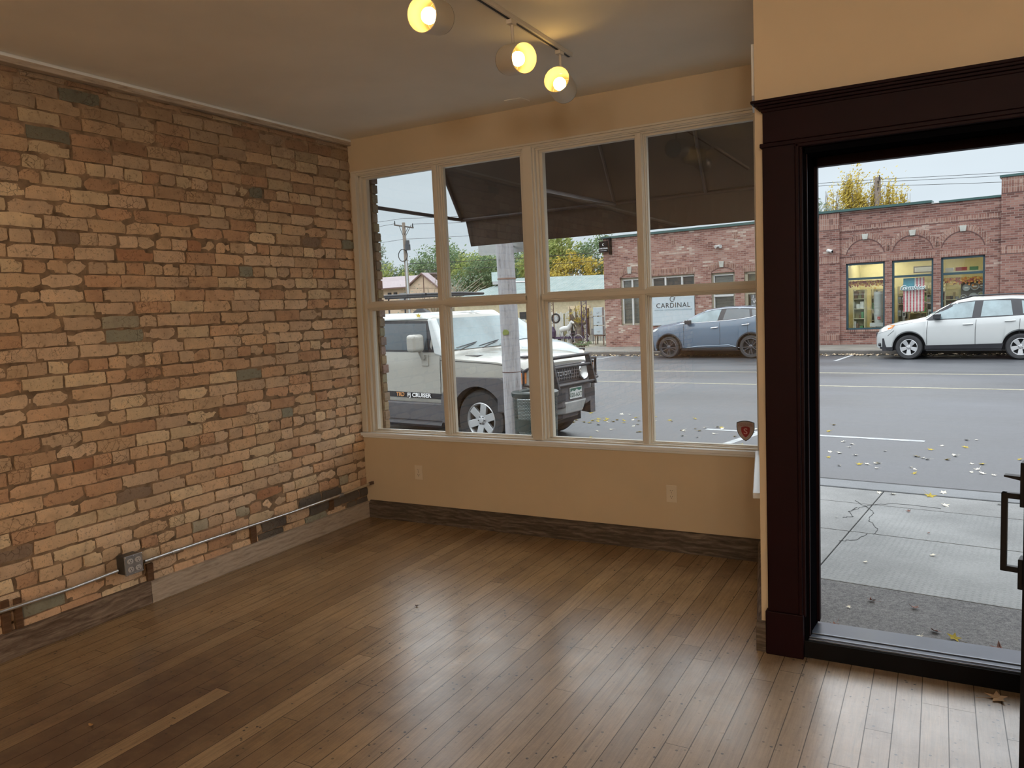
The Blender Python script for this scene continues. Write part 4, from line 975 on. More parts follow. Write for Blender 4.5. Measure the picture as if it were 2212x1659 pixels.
# store windows
for i, w in enumerate(WINS):
    a, b, c, d, tz = w[1:]
    wr = thing('shop_window'); wr.parent = bl
    m = MB()
    m.box(a, a+.06, .05, .14, c, d); m.box(b-.06, b, .05, .14, c, d); m.box(a, b, .05, .14, c, c+.06); m.box(a, b, .05, .14, d-.07, d); m.box(a, b, .045, .14, tz-.075, tz)
    m.build('frame', M_['teal'], wr)
    m = MB(); m.box(a+.05, b-.05, .10, .104, c+.05, tz-.05); m.build('pane', M_['storeglass'], wr)
    m = MB(); m.box(a+.05, b-.05, .10, .104, tz-.02, d-.05); m.build('pane', M_['storeglass'], wr)
    m = MB(); m.box(a-.04, b+.04, -.03, .06, c-.07, c); m.build('brick_sill', M_['soldier'], wr)
# office windows
def sash(a, b, c, d, mulls, rail=None, fw=.07, blinds=True, nm='office_window'):
    wr = thing(nm); wr.parent = bl
    m = MB(); m.box(a, a+fw, .12, .22, c, d); m.box(b-fw, b, .12, .22, c, d); m.box(a, b, .12, .22, c, c+fw); m.box(a, b, .12, .22, d-fw, d)
    m.build('frame', M_['tanframe'], wr)
    m = MB(); 
    for u_ in mulls: m.box(u_-.035, u_+.035, .11, .2, c, d-fw)
    if rail: m.box(a+fw, b-fw, .11, .2, rail-.04, rail+.04)
    m.box(a+fw, a+fw+.04, .13, .2, c, d-fw); m.box(a+fw, b-fw, .13, .2, d-fw-.04, d-fw)
    m.build('sash', M_['white'], wr)
    m = MB(); m.box(a+fw, b-fw, .17, .174, c+.05, d-fw); m.build('pane', M_['storeglass'], wr)
    if blinds:
        m = MB(); 
        for k in range(int((d-c-.1)/.045)): m.box(a+fw, b-fw, .215, .235, c+.06+k*.045, c+.06+k*.045+.03)
        m.build('blinds', flat('grey_blinds', (0.17, 0.17, 0.165), .7), wr)
    m = MB(); m.box(a, b, .30, .34, c, d); m.build('room_dark', M_['dark'], wr)
sash(-10.50, -9.38, 0.75, 2.72, [-9.97])
sash(-9.12, -7.23, 0.70, 2.71, [-8.49, -7.78], None, .05, False)
sash(-6.55, -5.62, 0.5, 2.68, [], 1.80)
# office door at the right
dr = thing('office_door'); dr.parent = bl
m = MB(); m.box(-5.25, -5.13, .1, .22, GZ0, 2.65); m.box(-5.25, -3.9, .1, .22, 2.56, 2.65); m.box(-4.02, -3.9, .1, .22, GZ0, 2.65); m.box(-5.13, -4.02, .1, .22, 1.80, 1.88); m.build('frame', M_['tanframe'], dr)
m = MB(); m.box(-5.13, -4.02, .16, .165, GZ0, 2.56); m.build('pane', M_['storeglass'], dr)
m = MB(); m.box(-5.13, -4.02, .3, .33, GZ0, 2.56); m.build('room_dark', flat('dim_olive', (0.16, 0.14, 0.07), .8), dr)
m = MB(); m.box(-5.03, -4.1, .13, .15, 0.6, 1.78); sp_ = m.build('notice_panel', flat('grey_notice', (0.08, 0.09, 0.10), .5), dr)
T_ = lambda u, z, y: Matrix.Translation((u, y, z)) @ UPM
for zz, tx, sz in ((1.72, "J", .14), (1.50, 'WE', .17), (1.27, 'INS', .17), (1.05, 'TAX', .14)):
    textmesh('lettering', tx, sz, M_['inkwhite'], sp_, T_(-4.96, zz, .126), .002, 'LEFT')
m = MB(); m.box(-5.01, -4.15, .124, .13, 1.605, 1.615); m.box(-5.01, -4.15, .124, .13, 1.38, 1.39); m.build('rule', M_['inkwhite'], sp_)
# Cardinal panel sign in front of the wide window
cs = froot('wall_sign', 'large pale blue CARDINAL sign panel mounted over the wide office window', 'sign')
m = MB(); m.box(-9.15, -7.24, .0, .04, 0.71, 1.86); m.build('panel', M_['panelwhite'], cs, bevel=.004)
textmesh('lettering', 'CARDINAL', 0.275, M_['inkblack'], cs, T_(-8.14, 1.50, -.003), .003, 'CENTER', spacing=1.12)
textmesh('lettering', 'FINANCIAL COMPANY/LIMITED PARTNERSHIP', 0.078, M_['inkgrey'], cs, T_(-8.14, 1.325, -.003), .002, 'CENTER')
m = MB()
def arcs(m, cx, cz, R, r, a0, a1, y0, y1, n=18):
    for i in range(n):
        t0 = math.radians(lerp(a0, a1, i/n)); t1 = math.radians(lerp(a0, a1, (i+1)/n))
        m.prism([(cx+R*math.cos(t0), cz+R*math.sin(t0)), (cx+R*math.cos(t1), cz+R*math.sin(t1)), (cx+r*math.cos(t1), cz+r*math.sin(t1)), (cx+r*math.cos(t0), cz+r*math.sin(t0))], 'y', y0, y1)
arcs(m, -8.16, 1.755, .11, .085, 60, 300, -.005, 0)
m.prism([(-8.12, 1.80), (-8.02, 1.84), (-8.06, 1.79)], 'y', -.005, 0); m.prism([(-8.14, 1.75), (-8.03, 1.79), (-8.08, 1.735)], 'y', -.005, 0); m.prism([(-8.13, 1.71), (-8.05, 1.74), (-8.09, 1.695)], 'y', -.005, 0)
m.build('bird_logo', M_['inkblack'], cs)
hs = froot('hanging_sign', 'small black CARDINAL sign hanging from an iron bracket at the building corner', 'sign')
m = MB(); m.box(-11.36, -10.94, -.10, -.07, 3.84, 4.30); m.build('board', M_['blackwood'], hs)
textmesh('lettering', 'CARDINAL', 0.088, M_['inkwhite'], hs, T_(-11.15, 4.0, -.103), .002); textmesh('lettering', 'FINANCIAL COMPANY', 0.03, M_['inkwhite'], hs, T_(-11.15, 3.91, -.103), .002)
m = MB(); arcs(m, -11.15, 4.16, .05, .033, 60, 300, -.106, -.10); m.build('bird_logo', M_['inkwhite'], hs)
m = MB(); m.box(-10.90, -10.83, -.10, .05, 3.73, 4.43); m.tube([(-10.87, -.085, 4.40), (-11.4, -.085, 4.40)], .018, 6); m.tube([(-11.25, -.085, 4.40), (-11.25, -.085, 4.30)], .008, 5); m.tube([(-11.0, -.085, 4.40), (-11.0, -.085, 4.30)], .008, 5); m.build('bracket', M_['blackwood'], hs)
def seccam(u, z, y, label):
    t = froot('security_camera', label, 'camera', None, None, u, z, y)
    m = MB(); m.lathe([(0.0, 0), (.06, 0), (.06, .05), (.0, .06)], 14, Matrix.Rotation(math.pi/2, 4, 'X')); m.build('mount', M_['white'], t, smooth=40)
    m = MB(); m.tube([(0.02, -.08, .0), (0.16, -.15, -.05)], .055, 12); m.build('housing', M_['white'], t, smooth=40)
    m = MB(); m.tube([(0.16, -.15, -.05), (0.17, -.155, -.053)], .04, 12); m.build('lens', M_['blackwood'], t)
seccam(-2.18, 3.20, -.08, 'white security camera on the pilaster left of the shop windows')
t = froot('flood_light', 'white twin-head floodlight high on the office wall', 'light fitting', None, None, -6.2, 3.70, .05)
for dx in (-.11, .10):
    m = MB(); m.tube([(dx*.3, -.03, 0), (dx, -.14, -.03)], [.03, .065], 12); m.build('lamp_head', M_['white'], t, smooth=40)
m = MB(); m.box(-.05, .05, -.04, 0, -.05, .05); m.build('base', M_['white'], t)

# ------------------------------------------------------------------ inside the hardware store
st = froot('store_interior', 'lit cream interior of the hardware store behind its windows', 'shop interior')
crm = flat('yellow_cream_store_wall', (0.62, 0.56, 0.32), .8, namp=.05)
m = MB(); m.box(-1.78, 2.8, 3.2, 3.3, GZ0, 3.2); m.box(-1.78, 2.8, .36, 3.2, 2.86, 2.95); m.box(-1.9, -1.78, .36, 3.2, GZ0, 2.95); m.box(2.8, 2.9, .36, 3.2, GZ0, 2.95); m.build('walls', crm, st)
m = MB(); m.box(-1.78, 2.8, .36, 3.2, GZ0-.1, GZ0+.02); m.build('floor_boards', M_['farconc'], st)
tubem = flat('lit_fluorescent_tube', (1, 1, 1), .5, emit=(1.0, 0.95, 0.78), estr=60.0)
for k, (cx, cy_) in enumerate(((0.0, 1.2), (1.75, 0.9), (-1.0, 2.3))):
    t = froot('fluorescent_light', ['twin-tube ceiling light seen through the middle shop window', 'twin-tube ceiling light seen through the right shop window', 'twin-tube ceiling light deep behind the left shop window'][k], 'ceiling light', None, None, cx, 2.84, cy_)
    m = MB(); m.box(-.6, .6, -.12, .12, -.03, 0); m.build('housing', M_['white'], t)
    for dy in (-.07, .07):
        m = MB(); m.tube([(-.55, dy, -.045), (.55, dy, -.045)], .018, 8); m.build('tube', tubem, t, smooth=True)
rs = random.Random(77)
goods = [flat('goods_'+n_, c, .6) for n_, c in (('tan', (.42, .32, .18)), ('white', (.65, .64, .58)), ('dark', (.07, .06, .055)), ('red', (.38, .05, .04)), ('olive', (.26, .24, .12)), ('grey', (.3, .31, .31)), ('brown', (.2, .12, .07)), ('green', (.1, .24, .1)))]
shelfm = flat('cream_shelving', (0.6, 0.55, 0.36), .6)
def shelf_unit(u0, u1, y_, levels, label, seed):
    r = random.Random(seed); t = froot('display_shelf', label, 'shelf', 'shelving behind the shop windows', None, u0, GZ0, y_)
    W_ = u1-u0; top = levels[-1]+.32
    m = MB(); m.box(0, .03, 0, .35, 0, top); m.box(W_-.03, W_, 0, .35, 0, top); m.box(0, W_, .33, .35, 0, top)
    for z in levels: m.box(.0, W_, 0, .35, z-.025, z)
    m.build('rack', shelfm, t)
    gs = [MB() for _ in goods]
    for z in levels:
        x = .04
        while x < W_-.08:
            w_ = r.uniform(.04, .13); h_ = r.uniform(.08, .27); gi = r.randrange(len(goods))
            if r.random() < .85: gs[gi].box(x, x+w_*.9, .02, .2, z, z+h_)
            x += w_
    for g_, mt in zip(gs, goods):
        if g_.v: q = g_.build('shelf_goods', mt, t); q['kind'] = 'stuff'
shelf_unit(-1.5, -1.1, .55, [.55, .9, 1.25, 1.6], 'cream shelf of tools at the left in the left shop window', 1)
shelf_unit(-1.05, -.3, 1.3, [.4, .8, 1.2, 1.6], 'cream shelf of small goods in the middle of the left shop window', 2)
shelf_unit(-.1, .25, .8, [.45, .75, 1.05, 1.35, 1.65], 'narrow shelf of goods left of the flag', 3)
shelf_unit(.80, 1.08, .8, [.45, .75, 1.05, 1.35, 1.65], 'narrow shelf of goods right of the flag', 4)
shelf_unit(1.36, 1.80, .7, [.7, 1.1, 1.45], 'cream shelf of canisters in the right shop window', 5)
shelf_unit(-.2, 1.2, 2.4, [.6, 1.0, 1.4, 1.75], 'long shelf at the back wall behind the flag', 6)
# stack of nested buckets
for k in range(7):
    z = 0.79-.0 + (0 if k == 0 else .16+.095*k)
    t = froot('plastic_bucket', ['white bucket with a red label at the bottom of the nested stack', 'white bucket nested just above the labelled one', 'third bucket up in the nested white stack', 'fourth bucket up in the nested white stack', 'fifth bucket up in the nested white stack', 'second bucket from the top of the nested white stack', 'topmost white bucket of the nested stack'][k], 'bucket', 'nested white buckets in the left shop window', None, -.64, z-.20, .42)
    m = MB(); m.lathe([(0, 0), (.125, 0), (.150, .33), (.156, .33), (.156, .36), (.148, .36), (.12, .02), (0, .02)], 24); m.build('pail', M_['white'], t, smooth=40)
    m = MB(); m.lathe([(.150, .275), (.162, .275), (.162, .285), (.150, .287)], 24); m.build('rib', M_['white'], t)
    if k == 0:
        m = MB(); m.box(-.01, .09, -.152, -.14, .12, .22); lb = m.build('label', goods[3], t)
        textmesh('lettering', 'do it', .045, M_['inkwhite'], lb, Matrix.Translation((.04, -.154, .17)) @ UPM, .001)
t = froot('cardboard_box', 'white box supporting the bucket stack', 'box', None, None, -.66, .46, .30)
m = MB(); m.box(-.24, .24, 0, .3, 0, .135); m.build('carton', M_['white'], t)
# flag quilt hung in the middle window
fq = froot('flag_hanging', 'cloth flag with red stripes and blue corner hanging in the middle shop window', 'flag', None, None, 0.49, 2.08, .22)
blue = [flat('flag_blue', (.10, .36, .46), .8), flat('flag_navy', (.04, .14, .25), .8)]; redc = flat('flag_red', (.50, .05, .09), .8); wht = flat('flag_white', (.72, .66, .66), .8)
W_, Hh = .64, 1.13
ms = [MB() for _ in range(4)]
nr = 30
for j_ in range(nr):
    z1 = -Hh*j_/nr; z0 = -Hh*(j_+1)/nr; dz = (z1-z0)*.22
    for i in range(13):
        x0 = -W_/2+W_*i/13; x1 = -W_/2+W_*(i+1)/13
        if j_ < 11 and i < 7:
            ms[0].box(x0, x1, 0, .012, z0+dz, z1); ms[1].box(x0, x1, .002, .010, z0, z0+dz)
        else:
            (ms[2] if i % 2 == 0 else ms[3]).box(x0, x1, 0, .012, z0+dz, z1); ms[3].box(x0, x1, .003, .009, z0, z0+dz)
ms[0].build('canton', blue[0], fq); ms[1].build('canton_trim', blue[1], fq); ms[2].build('red_stripes', redc, fq); ms[3].build('white_stripes', wht, fq)
textmesh('window_lettering', 'Gambles', .215, flat('teal_lettering', (.03, .12, .13), .4), bl, T_(.46, 1.75, .088), .003, 'CENTER', .35)
textmesh('window_lettering', 'Gambles', .215, M_['inkwhite'], bl, T_(.455, 1.755, .094), .001, 'CENTER', .35, .012)
# autumn garlands
for (a, b, z, lb) in ((-1.55, -.45, 2.06, 'orange autumn leaf garland along the top of the left shop window'), (1.38, 2.48, 2.0, 'rust autumn leaf garland along the top of the right shop window')):
    m = [MB(), MB(), MB()]
    for _ in range(330):
        x = rs.uniform(a, b); zz = z-abs(rs.gauss(0, .07)); y = .18+rs.uniform(0, .08); s_ = rs.uniform(.02, .045); an = rs.uniform(0, 6.3)
        m[rs.randrange(3)].add([(x+s_*math.cos(an+q), y+.3*s_*math.sin(2*q), zz+s_*math.sin(an+q)) for q in (0, 1.6, 3.1, 4.7)], [(0, 1, 2, 3)])
    t = froot('leaf_garland', lb, 'garland')
    for q, c in zip(m, ((.55, .2, .04), (.6, .36, .08), (.30, .06, .04))): z_ = q.build('garland_leaves', flat('garland_%d' % int(c[0]*100), c, .7), t, recalc=False); z_['kind'] = 'stuff'
# round signs on a dark board in the right window
t = froot('display_board', 'dark pegboard holding round metal signs in the right shop window', 'board', None, None, 1.86, 1.05, .40)
m = MB(); m.box(0, .66, 0, .03, 0, .82); m.build('pegboard', goods[2], t)
for k, (u_, z_, r_, c) in enumerate(((2.02, 1.68, .115, 5), (2.26, 1.71, .125, 6), (2.46, 1.73, .10, 6), (1.94, 1.36, .10, 2), (2.22, 1.37, .13, 5), (2.44, 1.42, .11, 4))):
    t = froot('round_sign', ['grey round tin sign, top left on the dark board', 'brown round tin sign, top middle of the dark board', 'dark red round sign, top right of the dark board', 'black round sign, lower left of the dark board', 'pale ringed round sign, lower middle of the dark board', 'olive round sign, lower right of the dark board'][k], 'sign', 'round tin signs on the dark board', None, u_, z_, .39)
    m = MB(); m.lathe([(0, 0.012), (r_*.75, .012), (r_*.78, .014)], 20, Matrix.Rotation(math.pi/2, 4, 'X')); m.build('disc', goods[c], t)
    m = MB(); m.lathe([(r_*.78, .012), (r_*.8, .02), (r_, .02), (r_, 0)], 20, Matrix.Rotation(math.pi/2, 4, 'X')); m.build('rim', goods[5], t)
    m = MB(); m.box(-r_*.5, r_*.5, -.016, -.012, -.02, .02); m.build('band', goods[1], t)
for k, (u_, w_, c, lb) in enumerate(((1.50, .26, 1, 'white'), (1.84, .34, 3, 'red'), (2.20, .26, 7, 'green'))):
    t = froot('stock_box', '%s box lying on the high shelf in the right shop window' % lb, 'box', None, None, u_, 2.24, .5)
    m = MB(); m.box(-w_/2+.02, w_/2, 0, .2, 0, .12); m.build('carton', goods[c], t, bevel=.004)
t = froot('high_shelf', 'cream shelf board high in the right shop window', 'shelf', None, None, 1.36, 2.20, .45)
m = MB(); m.box(0, 1.2, 0, .3, 0, .04); m.build('board', shelfm, t)
t = froot('framed_picture', 'long framed picture high on the wall behind the middle shop window', 'picture', None, None, .55, 2.28, 2.2)
m = MB(); m.box(-.35, .55, 0, .03, 0, .24); m.build('frame', goods[2], t); m = MB(); m.box(-.31, .51, -.006, 0, .04, .2); m.build('picture', goods[5], t)
for k, (u_, z_) in enumerate(((.02, 1.25), (.15, 1.25), (.02, .80), (.16, .78), (.92, 1.22), (.95, .80))):
    t = froot('packaged_tool', ['pack hanging left of the flag, upper left', 'pack hanging left of the flag, upper right', 'pack hanging left of the flag, lower left', 'pack hanging left of the flag, lower right', 'pack hanging right of the flag, upper', 'pack hanging right of the flag, lower'][k], 'package', 'packs hanging beside the flag', None, u_, z_, .45)
    m = MB(); m.box(-.05, .05, 0, .02, 0, .2); m.build('card', goods[1 if k % 2 else 5], t); m = MB(); m.box(-.03, .03, -.02, 0, .03, .13); m.build('tool', goods[2 if k % 2 else 4], t)
# ------------------------------------------------------------------ trees
def tree(u, v, base, label, crown, mat, n, trunk=True, seed=1, leaf=.14, group=None, branches=14, barkm='bark', spiky=False, kindname='leafy_tree'):
    """crown: list of (du, dz, ru, rz) ellipsoid blobs"""
    r = random.Random(seed); t = thing(kindname, label, 'tree', tuple(SP(u, v, base)), TH, group)
    mb = MB(); tr = MB()
    top = max(c[1] for c in crown)
    if trunk: tr.tube([(0, 0, 0), (0.05, 0, top*.5), (0, 0, top*.8)], [.22, .16, .06], 8)
    tot = sum(c[2]*c[3] for c in crown)
    for (du, dz, ru, rz) in crown:
        k = int(n*2.0*ru*rz/tot)
        nb = max(3, int(branches*ru*rz/tot))
        for _ in range(nb):
            a = r.uniform(0, 6.28); q = r.uniform(.5, 1.0)
            if spiky: e = (du+ru*q*.7*math.cos(a), ru*q*.7*math.sin(a), dz+rz*r.uniform(.3, 1.05)); s0 = (du+e[0]*.0, 0, dz-rz*.9)
            else: e = (du+ru*q*math.cos(a), ru*q*math.sin(a), dz+rz*r.uniform(-.3, .9)); s0 = (0, 0, top*r.uniform(.25, .6)) if trunk else (du*.5, 0, 0)
            mid = tuple(lerp(s0[i], e[i], .5)+r.uniform(-.15, .15) for i in range(3))
            tr.tube([s0, mid, e], [.035, .02, .008] if spiky else [.07, .04, .012], 5)
        cl = []
        for _ in range(max(6, k//26)):
            while True:
                p_ = Vector((r.uniform(-1, 1), r.uniform(-1, 1), r.uniform(-1, 1)))
                if .35 < p_.length < 1: break
            cl.append(p_)
        for _ in range(k):
            c = r.choice(cl); p_ = c+Vector((r.gauss(0, .13), r.gauss(0, .13), r.gauss(0, .13 if not spiky else .2)))
            P = Vector((du+p_.x*ru, p_.y*ru, dz+p_.z*rz)); s_ = leaf*r.uniform(.5, 1.2)
            ax = Vector((r.gauss(0, 1), r.gauss(0, 1), r.gauss(0, 1))).normalized(); b = ax.orthogonal().normalized(); c2 = ax.cross(b)
            mb.add([P-b*s_, P-c2*s_*.5, P+b*s_, P+c2*s_*.5], [(0, 1, 2, 3)])
    tr.build('trunk', M_[barkm], t, smooth=50, recalc=False)
    mb.build('foliage', M_[mat], t, recalc=False)
    return t
tree(-56, 55, -.3, 'grey-green tree at the far left edge of the window', [(0.5, 7.4, 1.8, 2.4), (2.2, 5.6, 1.9, 1.9), (-.5, 5, 2.5, 2.4)], 'lf_grey', 2600, seed=2, leaf=.17)
tree(-52.6, 54, -.3, 'low lime-green tree behind the left end of the mauve roof', [(0, 4.9, 2.3, 2.3), (2.2, 4.6, 1.8, 1.8), (-1.8, 4.7, 1.8, 1.5)], 'lf_lime', 2400, seed=3, leaf=.16)
tree(-47.6, 57, -.3, 'large rounded green tree behind the gable roof', [(0, 6.3, 2.9, 2.7), (2.2, 5.8, 2.3, 2.3), (-3, 5.4, 2.2, 2.2), (-5, 5.0, 1.6, 1.7)], 'lf_green', 5200, seed=4, leaf=.17)
tree(-42.8, 56, -.3, 'bright green tree to the right of the gable', [(0, 5.4, 2.3, 2.4), (2.6, 5.0, 2.0, 2.2), (-1.6, 4.4, 1.6, 1.6)], 'lf_lime', 3600, seed=5, leaf=.16)
tree(-38.6, 53, -.3, 'dark green bushy tree left of the white pole', [(0, 5.4, 2.2, 1.8), (2.2, 4.8, 1.7, 1.4), (-2, 4.4, 1.7, 1.5)], 'lf_green', 3400, seed=6, leaf=.15)
tree(-38.5, 45, -.3, 'tangle of bare pale branches behind the metal roof', [(0, 3.0, 3.0, 2.3), (3.5, 3.2, 2.2, 1.6)], 'lf_grey', 500, seed=7, leaf=.10, branches=110, barkm='palebark', kindname='bare_tree')
tree(-33.8, 52, -.3, 'mixed autumn tree right of the white pole', [(0, 5.4, 1.9, 2.2), (-2, 4.6, 1.3, 1.5)], 'lf_green', 2200, seed=8, leaf=.14)
tree(-29.6, 50, -.3, 'yellowing tree just under the awning valance', [(0, 5.9, 2.0, 2.2), (-1.8, 5.3, 1.5, 1.6), (1.3, 6.2, 1.2, 1.5)], 'lf_lime', 3600, seed=9, leaf=.15)
tree(-27.4, 49, -.3, 'golden tree left of the brick building corner', [(0, 4.6, 1.7, 1.6), (-1.5, 4.2, 1.4, 1.2), (2.3, 4.5, 1.0, 1.2)], 'lf_yellow', 2000, seed=10, leaf=.13, branches=40)
tree(-25.6, 51, -.3, 'green tree against the brick building corner', [(0, 5.2, 2.0, 2.1), (1.6, 4.6, 1.5, 1.6)], 'lf_green', 2900, seed=11, leaf=.14)
# golden poplars behind the roof
for k, (u_, hgt, w_, sd, lb) in enumerate(((-6.75, 8.0, .75, 21, 'thin nearly bare golden poplar, leftmost behind the roof'), (-5.65, 9.0, .75, 22, 'tallest golden poplar behind the roof'), (-4.95, 7.7, .6, 23, 'golden poplar between the tallest and the utility pole'), (-4.25, 8.3, .65, 24, 'golden poplar directly behind the utility pole'), (-3.45, 7.8, .5, 25, 'slender golden poplar right of the utility pole'), (-2.8, 7.55, .5, 26, 'rightmost golden poplar, small, apart from the rest'))):
    tree(u_, 45+.3*(k % 2), -.2, lb, [(0, hgt-2.6, w_, 2.6), (.12, hgt-3.9, w_*1.15, 2.0), (-.1, hgt-1.4, w_*.5, 1.4)], 'lf_yellow', [900, 3300, 3300, 3000, 1900, 2000][k], seed=sd, leaf=.085, group='golden poplars behind the brick building', branches=46, spiky=True, kindname='poplar')
tree(-7.9, 42, -.2, 'round green tree above the roof at the left of the doorway', [(0, 6.0, 1.6, 1.5), (1.8, 5.4, 1.4, 1.2)], 'lf_grey', 2600, seed=31, leaf=.10)

# ------------------------------------------------------------------ houses, poles, wires
hz = thing('gabled_house', 'peach gabled house with a mauve metal roof', 'house', tuple(SP(0, 0, 0)), TH)
peach = flat('peach_stucco', (.48, .365, .27), .9, namp=.05); mauve = flat('mauve_metal_roof', (.23, .18, .19), .5); mtrim = flat('brown_fascia', (.14, .08, .07), .6)
x0, x1, xm, v0, v1 = -52.0, -37.4, -39.1, 44.6, 50.0
# long body with roof slope facing us, gable end turned to us at the right
m = MB(); m.box(-52, -40.9, 45.0, 51, -.3, 3.95); m.hexa([(-40.9, 44.6, -.3), (-37.3, 44.6, -.3), (-37.3, 45.3, -.3), (-40.9, 45.3, -.3)], [(-40.9, 44.6, 3.85), (-37.3, 44.6, 3.65), (-37.3, 45.3, 3.65), (-40.9, 45.3, 3.85)])
m.prism([(-40.9, 3.8), (-37.3, 3.6), (-39.1, 4.95)], 'y', 44.6, 45.2); m.build('walls', peach, hz)
m = MB(); m.hexa([(-52, 44.7, 3.92), (-40.75, 44.5, 3.88), (-39.1, 47.4, 4.9), (-52, 47.4, 5.1)], [(-52, 44.7, 4.0), (-40.75, 44.5, 3.96), (-39.1, 47.4, 4.98), (-52, 47.4, 5.18)])
m.hexa([(-40.95, 44.45, 3.86), (-39.1, 44.45, 4.93), (-39.1, 48, 5.0), (-40.95, 48, 3.95)], [(-40.95, 44.45, 3.94), (-39.1, 44.45, 5.02), (-39.1, 48, 5.08), (-40.95, 48, 4.05)])
m.hexa([(-39.1, 44.45, 4.93), (-37.1, 44.45, 3.5), (-37.1, 45.3, 3.5), (-39.1, 45.3, 4.93)], [(-39.1, 44.45, 5.02), (-37.1, 44.45, 3.6), (-37.1, 45.3, 3.6), (-39.1, 45.3, 5.02)]); m.build('roof', mauve, hz)
m = MB(); m.box(-52, -40.8, 44.45, 44.55, 3.86, 3.95); m.prism([(-40.95, 3.80), (-39.1, 4.88), (-37.1, 3.44), (-37.1, 3.54), (-39.1, 5.02), (-40.95, 3.92)], 'y', 44.38, 44.46); m.build('fascia', mtrim, hz)
for u_ in (-43.4, -42.7): m = MB(); m.box(u_-.18, u_+.18, 44.9, 45.0, 3.1, 3.55); m.build('window', M_['dark'], hz)
m = MB(); m.box(-42.2, -41.1, 44.9, 45.0, 2.0, 3.45); m.build('garage_door', flat('grey_garage_door', (.32, .32, .33), .6), hz)
m = MB(); m.box(-39.06, -39.03, 44.55, 44.6, 1, 4.8); m.build('stucco_joint', mtrim, hz)

mr_ = thing('metal_roof_building', 'low building with a pale corrugated metal roof', 'building', tuple(SP(0, 0, 0)), TH)
gc = G('pale_corrugated_metal'); co = gc.coords(); X, Y, Z = gc.xyz(co)
wv = gc.math('SINE', gc.math('MULTIPLY', gc.math('ADD', X, gc.math('MULTIPLY', Y, 0.15)), 26.0))
cm = gc.pbr(gc.ramp(gc.noise(co, 1.5, 3), [(.3, (.20, .255, .245)), (.7, (.26, .31, .30))]), .75, spec=.2, normal=gc.bump(wv, .7, .05))
m = MB(); m.hexa([(-27.3, 33.6, 2.25), (-15.6, 33.6, 2.05), (-15.6, 38.5, 3.36), (-25.2, 38.5, 3.62)], [(-27.3, 33.6, 2.33), (-15.6, 33.6, 2.13), (-15.6, 38.5, 3.44), (-25.2, 38.5, 3.70)]); m.build('roof', cm, mr_)
m = MB(); m.box(-27.0, -15.8, 33.9, 38, -.3, 2.12); m.build('walls', flat('tan_stucco', (.45, .39, .27), .9), mr_)
m = MB(); m.box(-25.9, -25.1, 36.6, 37.3, 3.3, 3.5); m.tube([(-25.2, 37, 3), (-25.2, 37, 3.6)], .05, 6); m.build('roof_stand', M_['galv'], mr_)
m = MB(); m.box(-25.95, -25.15, 36.6, 37.4, 3.5, 4.1); m.build('cooler_unit', flat('pale_cooler', (.45, .55, .54), .5), mr_)

def upole(u, v, base, topz, arm, label, tilt=0.0, r=.15, armrot=0.0):
    t = thing('utility_pole', label, 'utility pole', tuple(SP(u, v, base)), TH)
    h = topz-base
    m = MB(); m.tube([(0.08, 0, 0), (0, 0, h)], [r*1.15, r*.8], 10); m.build('post', flat('grey_brown_pole_wood', (.22, .18, .15), .9), t, smooth=50)
    a, zz, dz = arm
    ca, sa = math.cos(armrot), math.sin(armrot)
    m = MB(); m.tube([(-a*ca, -a*sa, zz-base+dz), (a*ca, a*sa, zz-base-dz)], .06, 6); m.build('crossarm', flat('dark_crossarm', (.10, .085, .075), .9), t)
    for q in (-.95, .95): m = MB(); m.tube([(a*q*ca, a*q*sa, zz-base-dz*q+.05), (a*q*ca, a*q*sa, zz-base-dz*q+.3)], [.05, .03], 6); m.build('insulator', M_['dark'], t)
    for q in (-1, 1): m = MB(); m.tube([(a*.5*q*ca, a*.5*q*sa, zz-base-dz*.5*q), (0, -.1, zz-base-.75)], .02, 5); m.build('brace', M_['dark'], t)
    return t
t = upole(-34.8, 38, -.28, 8.3, (.93, 8.03, .19), 'tall utility pole with a crossarm, transformer and cable coil')
m = MB(); m.tube([(.38, -.1, 6.9), (.38, -.1, 7.25)], .15, 12); m.tube([(.38, -.1, 6.55), (.38, -.1, 6.95)], .2, 12); m.build('transformer', flat('dark_transformer', (.05, .055, .065), .5), t, smooth=40)
m = MB(); m.tube([(-.05+.44*math.cos(a), -.2, 6.2+.44*math.sin(a)) for a in [i*math.pi/12 for i in range(25)]], .03, 6); m.build('cable_coil', M_['dark'], t)
m = MB(); m.tube([(.2, -.1, 0), (.14, -.1, 5.8)], .07, 8); m.build('riser_pipe', M_['galv'], t)
m = MB(); m.tube([(.25, -.1, 7.6), (.4, 0, 7.9), (.75, 0, 8.35)], .02, 5); m.build('guy_bracket', M_['dark'], t)
upole(-4.2, 45.0, -.2, 8.25, (.55, 8.0, .0), 'wooden utility pole rising behind the brick building among the poplars', r=.2, armrot=-1.2)
def wire(pts, label, r=.013, sag=0.0):
    a, b = Vector(SP(*pts[0])), Vector(SP(*pts[1])); n = 14; m = MB()
    m.tube([tuple(a.lerp(b, i/n)-Vector((0, 0, sag*4*(i/n)*(1-i/n)))) for i in range(n+1)], r, 5)
    tag(m.build('overhead_wire', M_['inkgrey'] if False else M_['dark'], smooth=True), label, 'wire')
wire([(-34.8, 38, 8.6), (-60, 40, 9.9)], 'uppermost wire running left from the utility pole', sag=.3)
wire([(-35.7, 38, 8.3), (-60, 40, 9.1)], 'second wire running left from the utility pole', sag=.3)
wire([(-34.8, 38, 7.1), (-60, 40, 7.6)], 'third wire running left from the utility pole', sag=.2)
wire([(-34.8, 38, 8.6), (-16, 39.5, 8.35)], 'uppermost wire running right from the utility pole', sag=.35)
